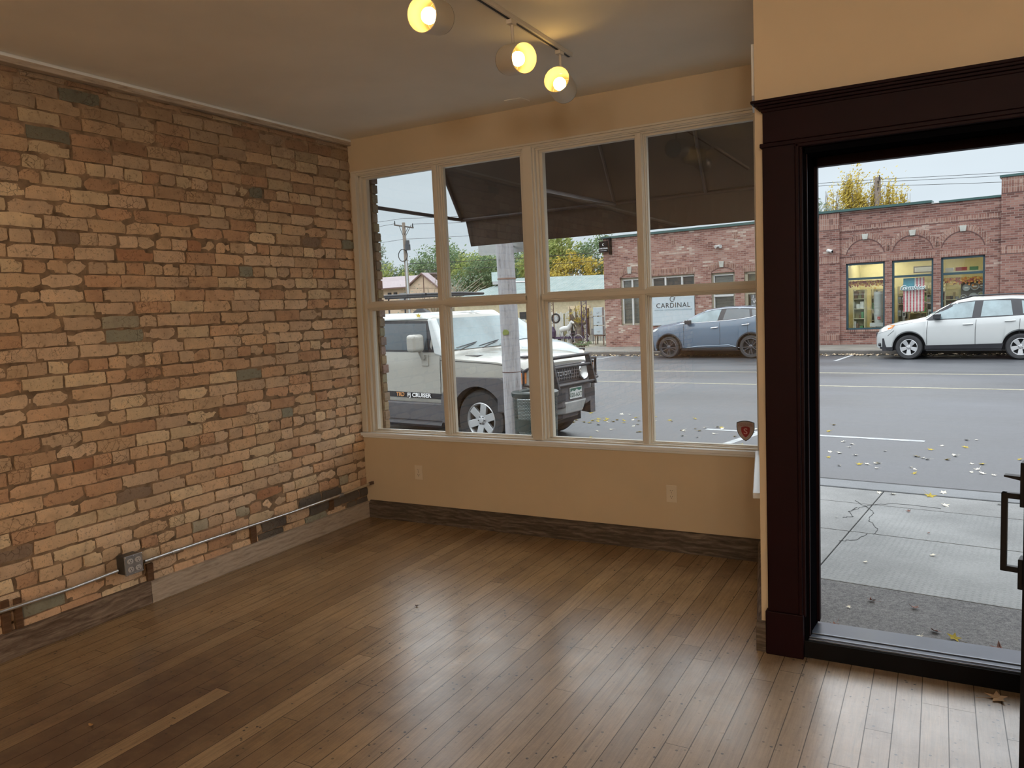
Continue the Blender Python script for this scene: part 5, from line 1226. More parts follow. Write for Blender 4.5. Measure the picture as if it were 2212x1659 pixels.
wire([(-33.9, 38, 8.1), (-16, 39.5, 7.85)], 'second wire running right from the utility pole', sag=.3)
wire([(-34.8, 38, 7.1), (-16, 39.5, 7.0)], 'third wire running right from the utility pole', sag=.25)
wire([(-34.8, 38, 5.3), (-8, 41, 5.1)], 'low cable running right in front of the trees', .02, .2)
wire([(-34.8, 38, 4.85), (-8, 41, 4.6)], 'lowest cable running right in front of the trees', .015, .25)
wire([(-13, 45.3, 8.95), (-4.2, 45.1, 8.15)], 'wire coming from the left to the pole behind the building', sag=.1)
wire([(-13, 45.3, 8.75), (-4.2, 45.1, 8.0)], 'lower wire coming from the left to the pole behind the building', sag=.1)
wire([(-4.2, 45.1, 8.15), (8, 45.2, 7.35)], 'top wire from the pole above the brick building to the right', sag=.05)
wire([(-4.2, 45.1, 8.0), (8, 45.2, 7.2)], 'second wire from the pole above the brick building to the right', sag=.05)
wire([(-4.0, 45.1, 7.75), (8, 45.2, 6.75)], 'lower wire from the pole above the brick building to the right', sag=.05)
t = thing('roof_unit', 'pale round vent on the roof beside the utility pole', 'vent', tuple(SP(-2.9, 30, 4.0)), TH)
m = MB(); m.lathe([(0, 0), (.3, 0), (.3, .75), (.36, .8), (.36, .9), (0, 1.0)], 16); m.build('hood', flat('pale_vent_metal', (.45, .5, .53), .5), t, smooth=40)

# ------------------------------------------------------------------ salvage yard across the street, left of the brick building
yd = lambda name, label, cat, u, v, z=-.14, group=None: thing(name, label, cat, tuple(SP(u, v, z)), TH, group)
purple = flat('dark_purple_iron', (.05, .03, .07), .5); rust = flat('rusty_iron', (.12, .07, .05), .8)
def latt(t, x, h, w=.13):
    m = MB()
    for q in (-w, w): m.tube([(x+q, 0, 0), (x+q, 0, h)], .022, 6)
    for k in range(int(h/.28)): m.tube([(x-w, 0, .1+k*.28), (x+w, 0, .1+k*.28+.14)], .012, 5); m.tube([(x+w, 0, .1+k*.28+.14), (x-w, 0, .1+k*.28+.28)], .012, 5)
    return m
t = yd('iron_frame', 'purple iron garden frame with lattice posts and a low rail', 'metal frame', -14.9, 26.4)
latt(t, -.05, 2.05).build('post', rust, t); latt(t, 1.72, 2.05).build('post', purple, t)
m = MB(); m.box(0, 1.7, -.05, .05, .30, .40); m.build('rail', purple, t)
m = MB(); m.tube([(-.15, 0, 2.05), (1.85, 0, 2.05)], .03, 6); m.build('top_bar', rust, t)
m = MB(); m.lathe([(0, 0), (.18, .05), (.2, .3), (.12, .5), (0, .55)], 12, Matrix.Translation((-.02, -.05, .35))); m.build('basket', purple, t)
t = yd('wheel_rim', 'dark wheel rim hung on the purple iron frame in the yard', 'wheel', -14.72, 26.42, 1.12)
m = MB(); m.tube([(.2*math.cos(i*math.pi/12), 0, .2*math.sin(i*math.pi/12)) for i in range(25)], .045, 8); m.build('tyre', M_['dark'], t)
m = MB(); m.lathe([(0, .02), (.12, .02), (.13, 0)], 16, Matrix.Rotation(math.pi/2, 4, 'X')); m.build('hub', M_['galv'], t)
t = yd('yard_fence', 'pale vertical slat fence behind the yard clutter', 'fence', -16.8, 27.6)
m = MB()
for k in range(62): m.box(k*.085, k*.085+.05, 0, .02, .1, 1.45+.12*rs.random())
m.build('slats', flat('pale_fence_slats', (.52, .53, .52), .7), t)
m = MB(); m.box(0, 5.2, .02, .05, .4, .46); m.box(0, 5.2, .02, .05, 1.2, 1.26); m.build('rail', M_['galv'], t)
t = yd('panel_stack', 'stack of three pale blue drawers or panels beside the brick corner', 'panels', -12.36, 26.2)
for k in range(3):
    m = MB(); m.box(-.23, .23, 0, .18, .47+k*.42, .85+k*.42); q = m.build('panel', M_['panelwhite'], t, bevel=.01)
    m = MB(); m.box(-.06, .06, -.02, 0, .60+k*.42, .63+k*.42); m.build('handle', M_['galv'], q)
m = MB(); m.box(-.25, .25, 0, .2, .40, .45); m.tube([(-.2, .1, 0), (-.2, .1, .4)], .02, 5); m.tube([(.2, .1, 0), (.2, .1, .4)], .02, 5); m.build('stand', rust, t)
t = yd('white_horse_figure', 'white spotted toy horse standing in the yard', 'figure', -14.3, 26.5)
m = MB(); m.tube([(-.22, 0, .70), (0, 0, .76), (.22, 0, .78), (.33, 0, .95), (.38, 0, 1.08), (.52, 0, 1.0)], [.12, .14, .13, .09, .075, .05], 10); m.build('body', M_['white'], t, smooth=60)
for q in (-.2, -.12, .18, .26): m = MB(); m.tube([(q, .05 if q in (-.2, .26) else -.05, .78), (q+.02, 0, .4), (q, 0, .02)], [.05, .03, .03], 6); m.build('leg', M_['white'], t, smooth=60)
t = yd('bicycle', 'small grey bicycle parked in the yard', 'bicycle', -13.75, 26.3)
for q in (-.28, .28): m = MB(); m.tube([(q+.23*math.cos(i*math.pi/10), 0, .25+.23*math.sin(i*math.pi/10)) for i in range(21)], .016, 6); m.build('wheel', M_['greyplate'], t)
m = MB(); m.tube([(-.28, 0, .25), (-.1, 0, .55), (.2, 0, .55), (.28, 0, .25)], .014, 6); m.tube([(-.1, 0, .55), (0, 0, .25), (.2, 0, .55)], .014, 6); m.tube([(.2, 0, .55), (.18, 0, .7), (.25, -.1, .72)], .012, 6); m.build('frame', purple, t)
tree(-13.75, 26.8, -.14, 'thin yellow sapling among the yard clutter', [(0, 1.45, .55, .5), (.1, 1.0, .35, .35)], 'lf_yellow', 420, seed=41, leaf=.035, branches=20)
tree(-12.4, 24.9, -.14, 'low green weeds at the foot of the yard by the brick corner', [(0, .14, .4, .12), (-.5, .1, .3, .08)], 'lf_green', 380, trunk=False, seed=42, leaf=.03, branches=6, kindname='weeds')['category'] = 'weeds'
t = yd('dark_machine', 'dark machine with two white notice boards in the yard, right of the pole', 'machine', -16.3, 26.0)
m = MB(); m.box(-.22, .2, 0, .4, 0, 1.0); m.box(-.18, .15, .0, .3, 1.25, 1.62); m.build('cabinet', M_['dark'], t); m = MB(); m.box(-.15, .15, -.03, 0, .98, 1.28); m.build('notice', M_['white'], t); m = MB(); m.box(.02, .22, -.03, 0, .65, .92); m.build('notice', M_['white'], t)
m = MB(); m.box(-.6, .5, .1, .2, .95, 1.05); m.build('arm', M_['dark'], t)
t = yd('cream_beam', 'long cream beam on posts above the yard', 'beam', -14.5, 27.2)
m = MB(); m.box(0, 1.15, 0, .15, 1.66, 1.80); m.build('beam', flat('cream_beam', (.62, .50, .34), .7), t)
m = MB(); m.box(.05, .12, .02, .12, 0, 1.66); m.box(1.0, 1.07, .02, .12, 0, 1.66); m.build('posts', rust, t)
# assorted salvage pieces standing in the yard
ORD = ['leftmost of all']+[q+' from the left' for q in 'second third fourth fifth sixth seventh eighth'.split()]+[q+' from the right' for q in 'eighth seventh sixth fifth fourth third second'.split()]+['rightmost of all']
for k in range(16):
    u_ = -15.6+k*.22+rs.uniform(-.05, .05); t = yd('salvage_piece', 'piece of old metal salvage at the yard fence, '+ORD[k], 'salvage', u_, 27.1+rs.uniform(-.3, .3), -.14, 'salvage leaning along the yard fence')
    h = rs.uniform(.5, 1.5); m = MB(); m.tube([(0, 0, 0), (rs.uniform(-.1, .1), 0, h*.6), (rs.uniform(-.15, .15), 0, h)], rs.uniform(.015, .045), 6); m.box(-.08, .08, -.02, .02, h*.35, h*.55); m.build('scrap', rs.choice([rust, M_['greyplate'], M_['white'], M_['dark'], goods[4]]), t)
# ------------------------------------------------------------------ cars (local x forward, front axle at x = 0, z = 0 on the road)
rubber = flat('tyre_rubber', (.028, .028, .03), .75, namp=.15); rimsil = flat('silver_alloy', (.55, .56, .57), .35, .6, namp=.04); rimblk = flat('black_alloy', (.10, .10, .11), .3, .7)
def carpaint(name, c, rough=.28): return flat(name, c, rough, 0.0, .5, coat=.6, namp=.015)
carglass = flat('tinted_car_glass', (.055, .07, .08), .06, 0, .8, namp=.1)
lightglass = flat('pale_car_glass', (.16, .22, .235), .05, 0, .9, namp=.25, nscale=2.5)
blkplas = flat('black_car_plastic', (.022, .022, .026), .5)
dgplas = flat('dark_grey_car_plastic', (.075, .072, .078), .6, bump=.2)
linem = flat('panel_gap', (.03, .032, .035), .7)
lamp_clear = flat('clear_headlamp', (.62, .62, .6), .12, .3, .8); lamp_amber = flat('amber_lamp', (.62, .2, .05), .2); lamp_red = flat('red_lamp', (.4, .02, .02), .2)
chrome = flat('chrome_trim', (.75, .76, .78), .12, .9)
def ip(t, x):
    xs = [q[0] for q in t]; ys = [q[1] for q in t]; return float(np.interp(x, xs, ys))
class Car:
    def __init__(s, cfg):
        s.c = cfg
    def sec(s, x):
        c = s.c; w = ip(c['w'], x); belt = ip(c['belt'], x); edge = ip(c['edge'], x); top = ip(c['top'], x); we = ip(c['we'], x); sill = ip(c['sill'], x)
        zb = sill
        for xw in (0.0, -c['wb']):
            d = abs(x-xw)
            if d < c['ar']: zb = max(zb, c['wr']+math.sqrt(max(0, c['ar']**2-d*d)))
        zb = min(zb, belt-.08)
        zm = max(c.get('zm', .62), zb+.04); zm = min(zm, belt-.03)
        edge = max(edge, belt+.005); top = max(top, edge+.003)
        pts = [(w*.955, zb), (w*.985, lerp(zb, zm, .5)), (w, zm), (w*.995, lerp(zm, belt, .6)), (w*c.get('wbk', .965), belt)]
        wc_ = w*c.get('wbk', .965)
        k = c.get('bow', .02)
        pts += [(lerp(wc_, we, .5)+k, lerp(belt, edge, .5)), (we, edge)]
        r = c.get('crown', .6)
        pts += [(we*.93, lerp(edge, top, .35)), (we*.7, lerp(edge, top, .75)), (we*.35, lerp(edge, top, .95)), (0, top)]
        return pts
    def yside(s, x, z):
        p_ = s.sec(x)
        for a, b in zip(p_[:6+1], p_[1:7+1]):
            if a[1] <= z <= b[1]+1e-9: return lerp(a[0], b[0], (z-a[1])/max(1e-6, b[1]-a[1]))
        return p_[6][0] if z > p_[6][1] else p_[0][0]
    def shell(s, mat, parent):
        c = s.c; x0, x1 = c['x']
        n = int((x0-x1)/.045); xs = [lerp(x0, x1, i/n) for i in range(n+1)]
        m = MB(); L = None; N = 0
        for x in xs:
            p_ = s.sec(x); full = [(y, z) for y, z in p_] + [(-y, z) for y, z in p_[:-1][::-1]]; N = len(full)
            m.v += [(x, y, z) for y, z in full]
        for i in range(len(xs)-1):
            for k in range(N-1): m.f.append([i*N+k, i*N+k+1, (i+1)*N+k+1, (i+1)*N+k]); m.c.append(None)
        m.f.append(list(range(N))); m.c.append(None); m.f.append([(len(xs)-1)*N+k for k in range(N)][::-1]); m.c.append(None)
        o = m.build('body', mat, parent, smooth=c.get('sharp', 32)); return o
    def patch(s, top, bot, mat, name, parent, off=.006, n=14, sides=(1, -1), th=.004):
        """overlay between polylines top and bot (same parametrisation) wrapped on the car side"""
        def samp(pl, t):
            d = [0]; 
            for a, b in zip(pl[:-1], pl[1:]): d.append(d[-1]+math.hypot(b[0]-a[0], b[1]-a[1]))
            q = t*d[-1]
            for i in range(len(pl)-1):
                if q <= d[i+1]+1e-9:
                    f = (q-d[i])/max(1e-9, d[i+1]-d[i]); return (lerp(pl[i][0], pl[i+1][0], f), lerp(pl[i][1], pl[i+1][1], f))
            return pl[-1]
        out = []
        for sd in sides:
            m = MB(); K = 4
            for i in range(n+1):
                a = samp(top, i/n); b = samp(bot, i/n)
                for k in range(K+1):
                    x = lerp(a[0], b[0], k/K); z = lerp(a[1], b[1], k/K); y = s.yside(x, z)+off; m.v.append((x, sd*y, z))
            for i in range(n):
                for k in range(K): m.f.append([i*(K+1)+k, i*(K+1)+k+1, (i+1)*(K+1)+k+1, (i+1)*(K+1)+k]); m.c.append(None)
            out.append(m.build(name, mat, parent, smooth=40, recalc=False))
        return out
    def strip(s, pts, w, mat, name, parent, off=.007, sides=(1, -1)):
        for sd in sides:
            m = MB()
            P = []
            for a, b in zip(pts[:-1], pts[1:]):
                for k in range(6): P.append((lerp(a[0], b[0], k/6), lerp(a[1], b[1], k/6)))
            P.append(pts[-1])
            m.tube([(x, sd*(s.yside(x, z)+off-w*.4), z) for x, z in P], w/2, 5); m.build(name, mat, parent)
    def topz(s, x, q):
        p_ = s.sec(x)[6:]   # from roof edge to centre
        tot = p_[0][0]; y = tot*(1-q)
        for a, b in zip(p_[:-1], p_[1:]):
            if b[0] <= y <= a[0]+1e-9: return y, lerp(a[1], b[1], (a[0]-y)/max(1e-6, a[0]-b[0]))
        return y, p_[-1][1]
    def toppatch(s, xa, xb, mat, name, parent, q0=.1, off=.008, n=8):
        m = MB(); ys = 12
        for i in range(n+1):
            x = lerp(xa, xb, i/n)
            for k in range(-ys, ys+1):
                q = 1-(1-q0)*abs(k)/ys; y, z = s.topz(x, q); m.v.append((x+off, math.copysign(y, k) if k else 0, z+off))
        W_ = 2*ys+1
        for i in range(n):
            for k in range(W_-1): m.f.append([i*W_+k, i*W_+k+1, (i+1)*W_+k+1, (i+1)*W_+k]); m.c.append(None)
        return m.build(name, mat, parent, smooth=40, recalc=False)
def wheel(parent, x, y, r, width, rr, style, rimmat, side):
    """one wheel; side=+1 means its outer face looks to +y"""
    t = bpy.data.objects.new('wheel', None)
    Mx = Matrix.Translation((x, y, r)) @ Matrix.Rotation(-side*math.pi/2, 4, 'X')     # local z -> outward
    h = width/2
    m = MB(); m.lathe([(rr*.98, -h), (r-.03, -h), (r-.008, -h+.03), (r, -h+.06), (r, h-.06), (r-.008, h-.03), (r-.03, h), (rr+.03, h+.004), (rr, h-.008), (rr*.98, -h)], 40, Mx)
    o = m.build('wheel', rubber, parent, smooth=40)
    m = MB(); m.lathe([(rr+.002, h-.006), (rr-.008, h+.002), (rr-.022, h-.012), (rr-.028, h-.07), (rr-.03, -h)], 40, Mx)
    ri = m.build('rim', rimmat, o, smooth=40)
    m = MB(); m.lathe([(0, h-.10), (rr-.03, h-.10)], 24, Mx); m.build('brake_shadow', M_['dark'], ri, recalc=False)
    m = MB(); ns, w0, w1, pair = style
    for k in range(ns):
        a0 = 2*math.pi*k/ns+.3
        for dq in ((-pair, pair) if pair else (0,)):
            a = a0+dq
            c, s_ = math.cos(a), math.sin(a)
            def P(rad, tw, z): return tuple(Mx @ Vector((rad*c-tw*s_, rad*s_+tw*c, z)))
            r0, r1 = rr*.16, rr-.02
            m.hexa([P(r0, -w0/2, h-.06), P(r1, -w1/2, h-.06), P(r1, w1/2, h-.06), P(r0, w0/2, h-.06)], [P(r0, -w0/2, h-.025), P(r1, -w1/2, h-.008), P(r1, w1/2, h-.008), P(r0, w0/2, h-.025)])
    m.build('spokes', rimmat, ri, bevel=.004)
    m = MB(); m.lathe([(0, h+.0), (rr*.13, h-.002), (rr*.17, h-.015), (rr*.26, h-.02), (rr*.28, h-.06)], 20, Mx); m.build('hub', rimmat, ri, smooth=40)
    m = MB()
    for k in range(6 if ns == 6 else 5): 
        a = 2*math.pi*k/(6 if ns == 6 else 5); q = Mx @ Vector((rr*.22*math.cos(a), rr*.22*math.sin(a), h-.012)); q2 = Mx @ Vector((rr*.22*math.cos(a), rr*.22*math.sin(a), h-.005)); m.tube([q, q2], rr*.035, 6)
    m.build('lug_nuts', M_['dark'], ri)
    bpy.data.objects.remove(t)
    return o
def flare(m, cx, cz, r, y0, y1, n=40):
    # boxy outer edge, round inner edge, one closed ring section
    a0, a1 = math.radians(-8), math.radians(188); V = []
    for i in range(n+1):
        a = a0+(a1-a0)*i/n; ca, sa = math.cos(a), math.sin(a)
        R = min(.67/max(1e-3, abs(ca)), .60/max(1e-3, sa) if sa > 0 else 9, .735)
        V.append([(cx+R*ca, y0, cz+R*sa), (cx+R*ca*.99, y1, cz+R*sa*.985), (cx+r*ca, y1, cz+r*sa), (cx+r*ca, y0, cz+r*sa)])
    vs = [p for q in V for p in q]; fs = []
    for i in range(n):
        for k in range(4): fs.append((i*4+k, i*4+(k+1) % 4, (i+1)*4+(k+1) % 4, (i+1)*4+k))
    fs += [(0, 1, 2, 3), (n*4+3, n*4+2, n*4+1, n*4)]
    m.add(vs, fs)
def carbase(car, t, w, mat=None):
    c = car.c; x0, x1 = c['x']
    hw = w-.17; z1 = c.get('zm', .62)
    m = MB(); m.box(x1+.15, -c['wb']-c['ar'], -w+.06, w-.06, .24, .6); m.box(-c['wb']+c['ar'], -c['ar'], -w+.06, w-.06, c.get('ub', .20), .6); m.box(c['ar'], x0-.2, -w+.1, w-.1, .24, .6)
    m.box(x1+.2, x0-.25, -hw+.12, hw-.12, .24, .95)
    m.build('underbody', blkplas, t)
# ---- white crossover, right
def place(u, v, rot, z=ROADZ): return tuple(SP(u, v, z)), rot
cfg = dict(x=(.90, -3.62), wb=2.64, wr=.345, ar=.425, zm=.60, ub=.24, wbk=.955, bow=.012,
  w=[(-3.62, .74), (-3.5, .82), (-3.0, .885), (-2, .9), (0, .895), (.45, .86), (.7, .76), (.85, .62), (.9, .5)],
  sill=[(-3.62, .45), (-3.3, .36), (-2.6, .30), (-.5, .30), (.3, .26), (.7, .27), (.9, .36)],
  belt=[(-3.62, 1.05), (-3.3, 1.17), (-2.44, 1.15), (-1.5, 1.11), (-.5, 1.075), (0, 1.02), (.4, .96), (.72, .87), (.86, .74), (.9, .62)],
  edge=[(-3.62, 1.08), (-3.45, 1.45), (-3.2, 1.60), (-2.4, 1.635), (-1.5, 1.62), (-1.1, 1.53), (-.75, 1.34), (-.40, 1.12), (-.1, 1.055), (.35, .985), (.72, .885), (.86, .75), (.9, .63)],
  top=[(-3.62, 1.12), (-3.5, 1.4), (-3.3, 1.65), (-2.4, 1.70), (-1.5, 1.69), (-1.1, 1.60), (-.75, 1.42), (-.35, 1.18), (-.1, 1.12), (.35, 1.05), (.7, .95), (.86, .80), (.9, .66)],
  we=[(-3.62, .6), (-3.3, .62), (-2.4, .64), (-1.5, .63), (-1.0, .66), (-.4, .76), (0, .78), (.45, .74), (.75, .60), (.9, .42)])
loc, rz = place(1.09+0.0, 19.86+.89, TH+math.pi)
t = thing('crossover_car', 'white crossover with silver five-spoke wheels parked before the hardware store', 'car', loc, rz)
pw = carpaint('white_car_paint', (.46, .48, .475)); c1 = Car(cfg); c1.shell(pw, t); carbase(c1, t, .88)
for xw in (0, -2.64):
    for sd in (1, -1): wheel(t, xw, sd*.775, .345, .22, .225, (5, .075, .125, 0), rimsil, sd)
c1.patch([(-.42, 1.105), (-.78, 1.40), (-1.05, 1.53), (-1.5, 1.59), (-2.4, 1.61), (-3.05, 1.56), (-3.25, 1.50)], [(-.50, 1.085), (-.9, 1.10), (-1.3, 1.115), (-1.65, 1.125), (-2.4, 1.155), (-3.1, 1.20), (-3.3, 1.23)], blkplas, 'window_surround', t, .004)
c1.patch([(-.60, 1.17), (-.84, 1.40), (-1.07, 1.50), (-1.30, 1.545), (-1.585, 1.57)], [(-.62, 1.115), (-.9, 1.125), (-1.1, 1.13), (-1.3, 1.135), (-1.53, 1.145)], lightglass, 'side_window', t, .009)
c1.patch([(-1.78, 1.575), (-2.1, 1.58), (-2.40, 1.565)], [(-1.73, 1.16), (-2.1, 1.17), (-2.46, 1.185)], lightglass, 'side_window', t, .009)
c1.patch([(-2.64, 1.55), (-3.0, 1.50), (-3.1, 1.44)], [(-2.68, 1.21), (-3.0, 1.235), (-3.14, 1.27)], lightglass, 'side_window', t, .009)
c1.toppatch(-.40, -1.02, lightglass, 'windscreen', t, .06)
c1.patch([(-.40, .40), (-1.5, .42), (-2.26, .44)], [(-.40, .30), (-1.5, .30), (-2.22, .30)], blkplas, 'sill_cladding', t, .014)
c1.patch([(.42, .36), (.6, .35), (.78, .36)], [(.42, .27), (.6, .27), (.78, .30)], blkplas, 'lower_bumper', t, .012)
for xx in (-.47, -1.63, -2.62): c1.strip([(xx, 1.08), (xx+.02, .8), (xx+.02, .42)], .011, linem, 'door_gap', t)
c1.strip([(-.1, 1.05), (.15, 1.0), (.38, .965)], .010, linem, 'bonnet_gap', t)
c1.strip([(.38, .83), (.46, .76), (.55, .68)], .010, linem, 'bumper_gap', t)
for (a, z) in ((-1.44, .965), (-2.40, 1.03)):
    m = MB()
    for sd in (1, -1): m.tube([(a+.12, sd*(c1.yside(a, z)+.012), z-.006), (a, sd*(c1.yside(a, z)+.03), z), (a-.12, sd*(c1.yside(a, z)+.012), z+.006)], .018, 8)
    m.build('door_handle', pw, t, smooth=40)
for sd in (1, -1):
    m = MB(); m.tube([(-.66, sd*.90, 1.13), (-.70, sd*.99, 1.17)], .035, 8); m.box(-.80, -.62, sd*.96-.09, sd*.96+.09, 1.13, 1.26); m.build('wing_mirror', blkplas, t, bevel=.03, seg=3)
c1.patch([(.36, .985), (.6, .95), (.82, .85)], [(.45, .86), (.65, .80), (.85, .73)], lamp_clear, 'headlamp', t, .010)
c1.patch([(.36, .985), (.46, .972), (.56, .955)], [(.42, .90), (.48, .87), (.55, .85)], lamp_amber, 'indicator', t, .014)
m = MB()
for sd in (1, -1): m.tube([(.745, sd*.69, .42), (.80, sd*.67, .42)], .05, 12)
m.build('fog_lamp', blkplas, t)
m = MB(); m.box(.86, .92, -.42, .42, .58, .76); m.box(.80, .9, -.5, .5, .36, .50); m.build('grille', blkplas, t, bevel=.01)
for sd in (1, -1):
    m = MB(); m.tube([(-1.15, sd*.60, 1.63), (-1.5, sd*.60, 1.72), (-2.5, sd*.60, 1.735), (-3.2, sd*.585, 1.69), (-3.35, sd*.58, 1.62)], .018, 6); m.build('roof_rail', blkplas, t, smooth=40)
# ---- blue-grey crossover, middle
cfg = dict(x=(.93, -3.86), wb=2.825, wr=.375, ar=.445, zm=.62, ub=.26, wbk=.95, bow=.012,
  w=[(-3.86, .70), (-3.7, .82), (-3.2, .93), (-2, .935), (0, .94), (.45, .90), (.75, .76), (.9, .58), (.93, .48)],
  sill=[(-3.86, .5), (-3.4, .36), (-2.6, .32), (-.5, .32), (.5, .26), (.93, .32)],
  belt=[(-3.86, 1.15), (-3.4, 1.40), (-3.05, 1.38), (-2.7, 1.30), (-1.8, 1.225), (-.55, 1.165), (0, 1.10), (.45, 1.03), (.75, .93), (.9, .80), (.93, .7)],
  edge=[(-3.86, 1.2), (-3.6, 1.45), (-3.2, 1.58), (-2.4, 1.645), (-1.8, 1.64), (-1.3, 1.57), (-.9, 1.41), (-.5, 1.20), (-.1, 1.13), (.45, 1.05), (.75, .94), (.9, .81), (.93, .71)],
  top=[(-3.86, 1.25), (-3.65, 1.5), (-3.2, 1.63), (-2.4, 1.70), (-1.8, 1.69), (-1.25, 1.63), (-.9, 1.49), (-.48, 1.27), (-.1, 1.22), (.45, 1.13), (.75, 1.02), (.9, .87), (.93, .74)],
  we=[(-3.86, .5), (-3.4, .60), (-2.4, .66), (-1.6, .66), (-1.0, .70), (-.5, .80), (0, .82), (.45, .78), (.75, .62), (.93, .42)])
loc, rz = place(-6.36, 20.3+.93, TH+math.pi)
t = thing('crossover_car', 'blue-grey crossover with black wheels parked before the CARDINAL panel', 'car', loc, rz)
pbm = carpaint('blue_grey_car_paint', (.105, .147, .20), .22); c2 = Car(cfg); c2.shell(pbm, t); carbase(c2, t, .92)
for xw in (0, -2.825):
    for sd in (1, -1): wheel(t, xw, sd*.82, .375, .24, .275, (5, .022, .022, .2), rimblk, sd)
c2.patch([(-.42, 1.19), (-.85, 1.40), (-1.15, 1.52), (-1.5, 1.58), (-1.8, 1.615), (-2.4, 1.62), (-3.0, 1.58), (-3.35, 1.52)], [(-.52, 1.175), (-.85, 1.185), (-1.2, 1.205), (-1.6, 1.225), (-1.9, 1.24), (-2.4, 1.275), (-2.9, 1.345), (-3.35, 1.50)], blkplas, 'window_surround', t, .004)
c2.patch([(-.72, 1.28), (-.98, 1.42), (-1.25, 1.53), (-1.50, 1.575), (-1.80, 1.60)], [(-.74, 1.20), (-.95, 1.205), (-1.2, 1.215), (-1.5, 1.23), (-1.72, 1.24)], lightglass, 'side_window', t, .009)
c2.patch([(-1.97, 1.605), (-2.4, 1.60), (-2.72, 1.575)], [(-1.90, 1.255), (-2.4, 1.285), (-2.80, 1.335)], carglass, 'side_window', t, .009)
c2.patch([(-2.80, 1.57), (-3.1, 1.54), (-3.25, 1.52)], [(-2.88, 1.36), (-3.1, 1.42), (-3.28, 1.50)], carglass, 'side_window', t, .009)
c2.toppatch(-.50, -1.2, lightglass, 'windscreen', t, .06)
c2.strip([(-.40, 1.165), (-1.5, 1.212), (-2.3, 1.255), (-2.8, 1.315), (-3.3, 1.46)], .016, chrome, 'belt_chrome', t)
c2.strip([(-.46, 1.21), (-.9, 1.43), (-1.25, 1.565), (-1.8, 1.63), (-2.5, 1.635), (-3.3, 1.55)], .012, chrome, 'roof_chrome', t)
c2.strip([(-.55, .345), (-1.0, .40), (-1.8, .43), (-2.1, .44), (-2.45, .34)], .022, flat('pale_body_highlight_strip', (.36, .43, .50), .3), 'rocker_strip', t, .01)
c2.patch([(-.46, .36), (-1.2, .36), (-2.38, .38)], [(-.46, .30), (-1.2, .29), (-2.38, .30)], blkplas, 'sill_cladding', t, .012)
for xw in (0, -2.825):
    for sd in (1, -1):
        m = MB(); arcs(m, xw, .375, .475, .43, -5, 185, sd*.90, sd*.955, 20); m.build('arch_trim', blkplas, t, bevel=.008)
for xx in (-.54, -1.80, -2.72): c2.strip([(xx, 1.17), (xx-.02, .8), (xx-.0, .42)], .010, linem, 'door_gap', t)
for (a, z) in ((-1.63, 1.015), (-2.67, 1.095)):
    m = MB()
    for sd in (1, -1): m.tube([(a+.12, sd*(c2.yside(a, z)+.012), z-.012), (a, sd*(c2.yside(a, z)+.03), z), (a-.12, sd*(c2.yside(a, z)+.012), z+.012)], .018, 8)
    m.build('door_handle', chrome, t, smooth=40)
for sd in (1, -1):
    m = MB(); m.tube([(-.66, sd*.93, 1.17), (-.72, sd*1.0, 1.20)], .03, 8); m.box(-.84, -.66, sd*1.02-.09, sd*1.02+.09, 1.15, 1.28); m.build('wing_mirror', blkplas, t, bevel=.03, seg=3)
c2.patch([(.38, 1.03), (.65, .98), (.86, .86)], [(.50, .93), (.7, .88), (.88, .78)], lamp_clear, 'headlamp', t, .010)
m = MB(); m.box(.84, .95, -.5, .5, .40, .74); m.build('grille', blkplas, t, bevel=.02)
# ---- moving silver pickup-like vehicle behind the off-roader
cfg = dict(x=(.95, -3.9), wb=2.85, wr=.38, ar=.46, zm=.72, ub=.3, wbk=.96, bow=.012,
  w=[(-3.9, .88), (-3, .95), (0, .95), (.5, .93), (.8, .84), (.93, .70), (.95, .62)],
  sill=[(-3.9, .45), (-2.6, .38), (-.5, .38), (.5, .38), (.95, .5)],
  belt=[(-3.9, 1.18), (-.6, 1.17), (0, 1.13), (.5, 1.05), (.85, .98), (.95, .90)],
  edge=[(-3.9, 1.22), (-3.7, 1.70), (-3.0, 1.78), (-1.0, 1.77), (-.7, 1.68), (.05, 1.24), (.2, 1.20), (.5, 1.13), (.8, 1.04), (.95, .92)],
  top=[(-3.9, 1.26), (-3.7, 1.76), (-3.0, 1.86), (-1.0, 1.85), (-.65, 1.78), (.08, 1.29), (.25, 1.25), (.5, 1.2), (.8, 1.10), (.95, .96)],
  we=[(-3.9, .7), (-1.0, .70), (-.6, .74), (.1, .84), (.3, .86), (.6, .82), (.95, .62)])
loc, rz = place(-4.45, 8.0+.95, TH)
t = thing('passing_suv', 'pale silver-blue vehicle with lit headlamp passing behind the white off-roader', 'car', loc, rz)
ps = carpaint('silver_blue_paint', (.22, .27, .30)); c3 = Car(cfg); c3.shell(ps, t); carbase(c3, t, .93)
for xw in (0, -2.85):
    for sd in (1, -1): wheel(t, xw, sd*.82, .38, .24, .25, (5, .05, .08, 0), rimsil, sd)
c3.toppatch(.06, -.64, lightglass, 'windscreen', t, .05)
c3.patch([(-.10, 1.30), (-.4, 1.48), (-.8, 1.66), (-2.4, 1.72), (-3.5, 1.70)], [(-.10, 1.22), (-.4, 1.22), (-.8, 1.22), (-2.4, 1.22), (-3.5, 1.22)], carglass, 'side_window', t, .006)
m = MB(); m.box(.86, .99, -.78, .78, .52, .72); m.build('bumper', flat('dark_bumper', (.10, .11, .12), .5), t, bevel=.04, seg=3)
m = MB(); m.box(.90, .965, -.42, .42, .74, .93); m.build('grille', blkplas, t, bevel=.01)
hl = flat('lit_headlamp', (1, .9, .7), .3, emit=(1.0, .83, .5), estr=2.2)
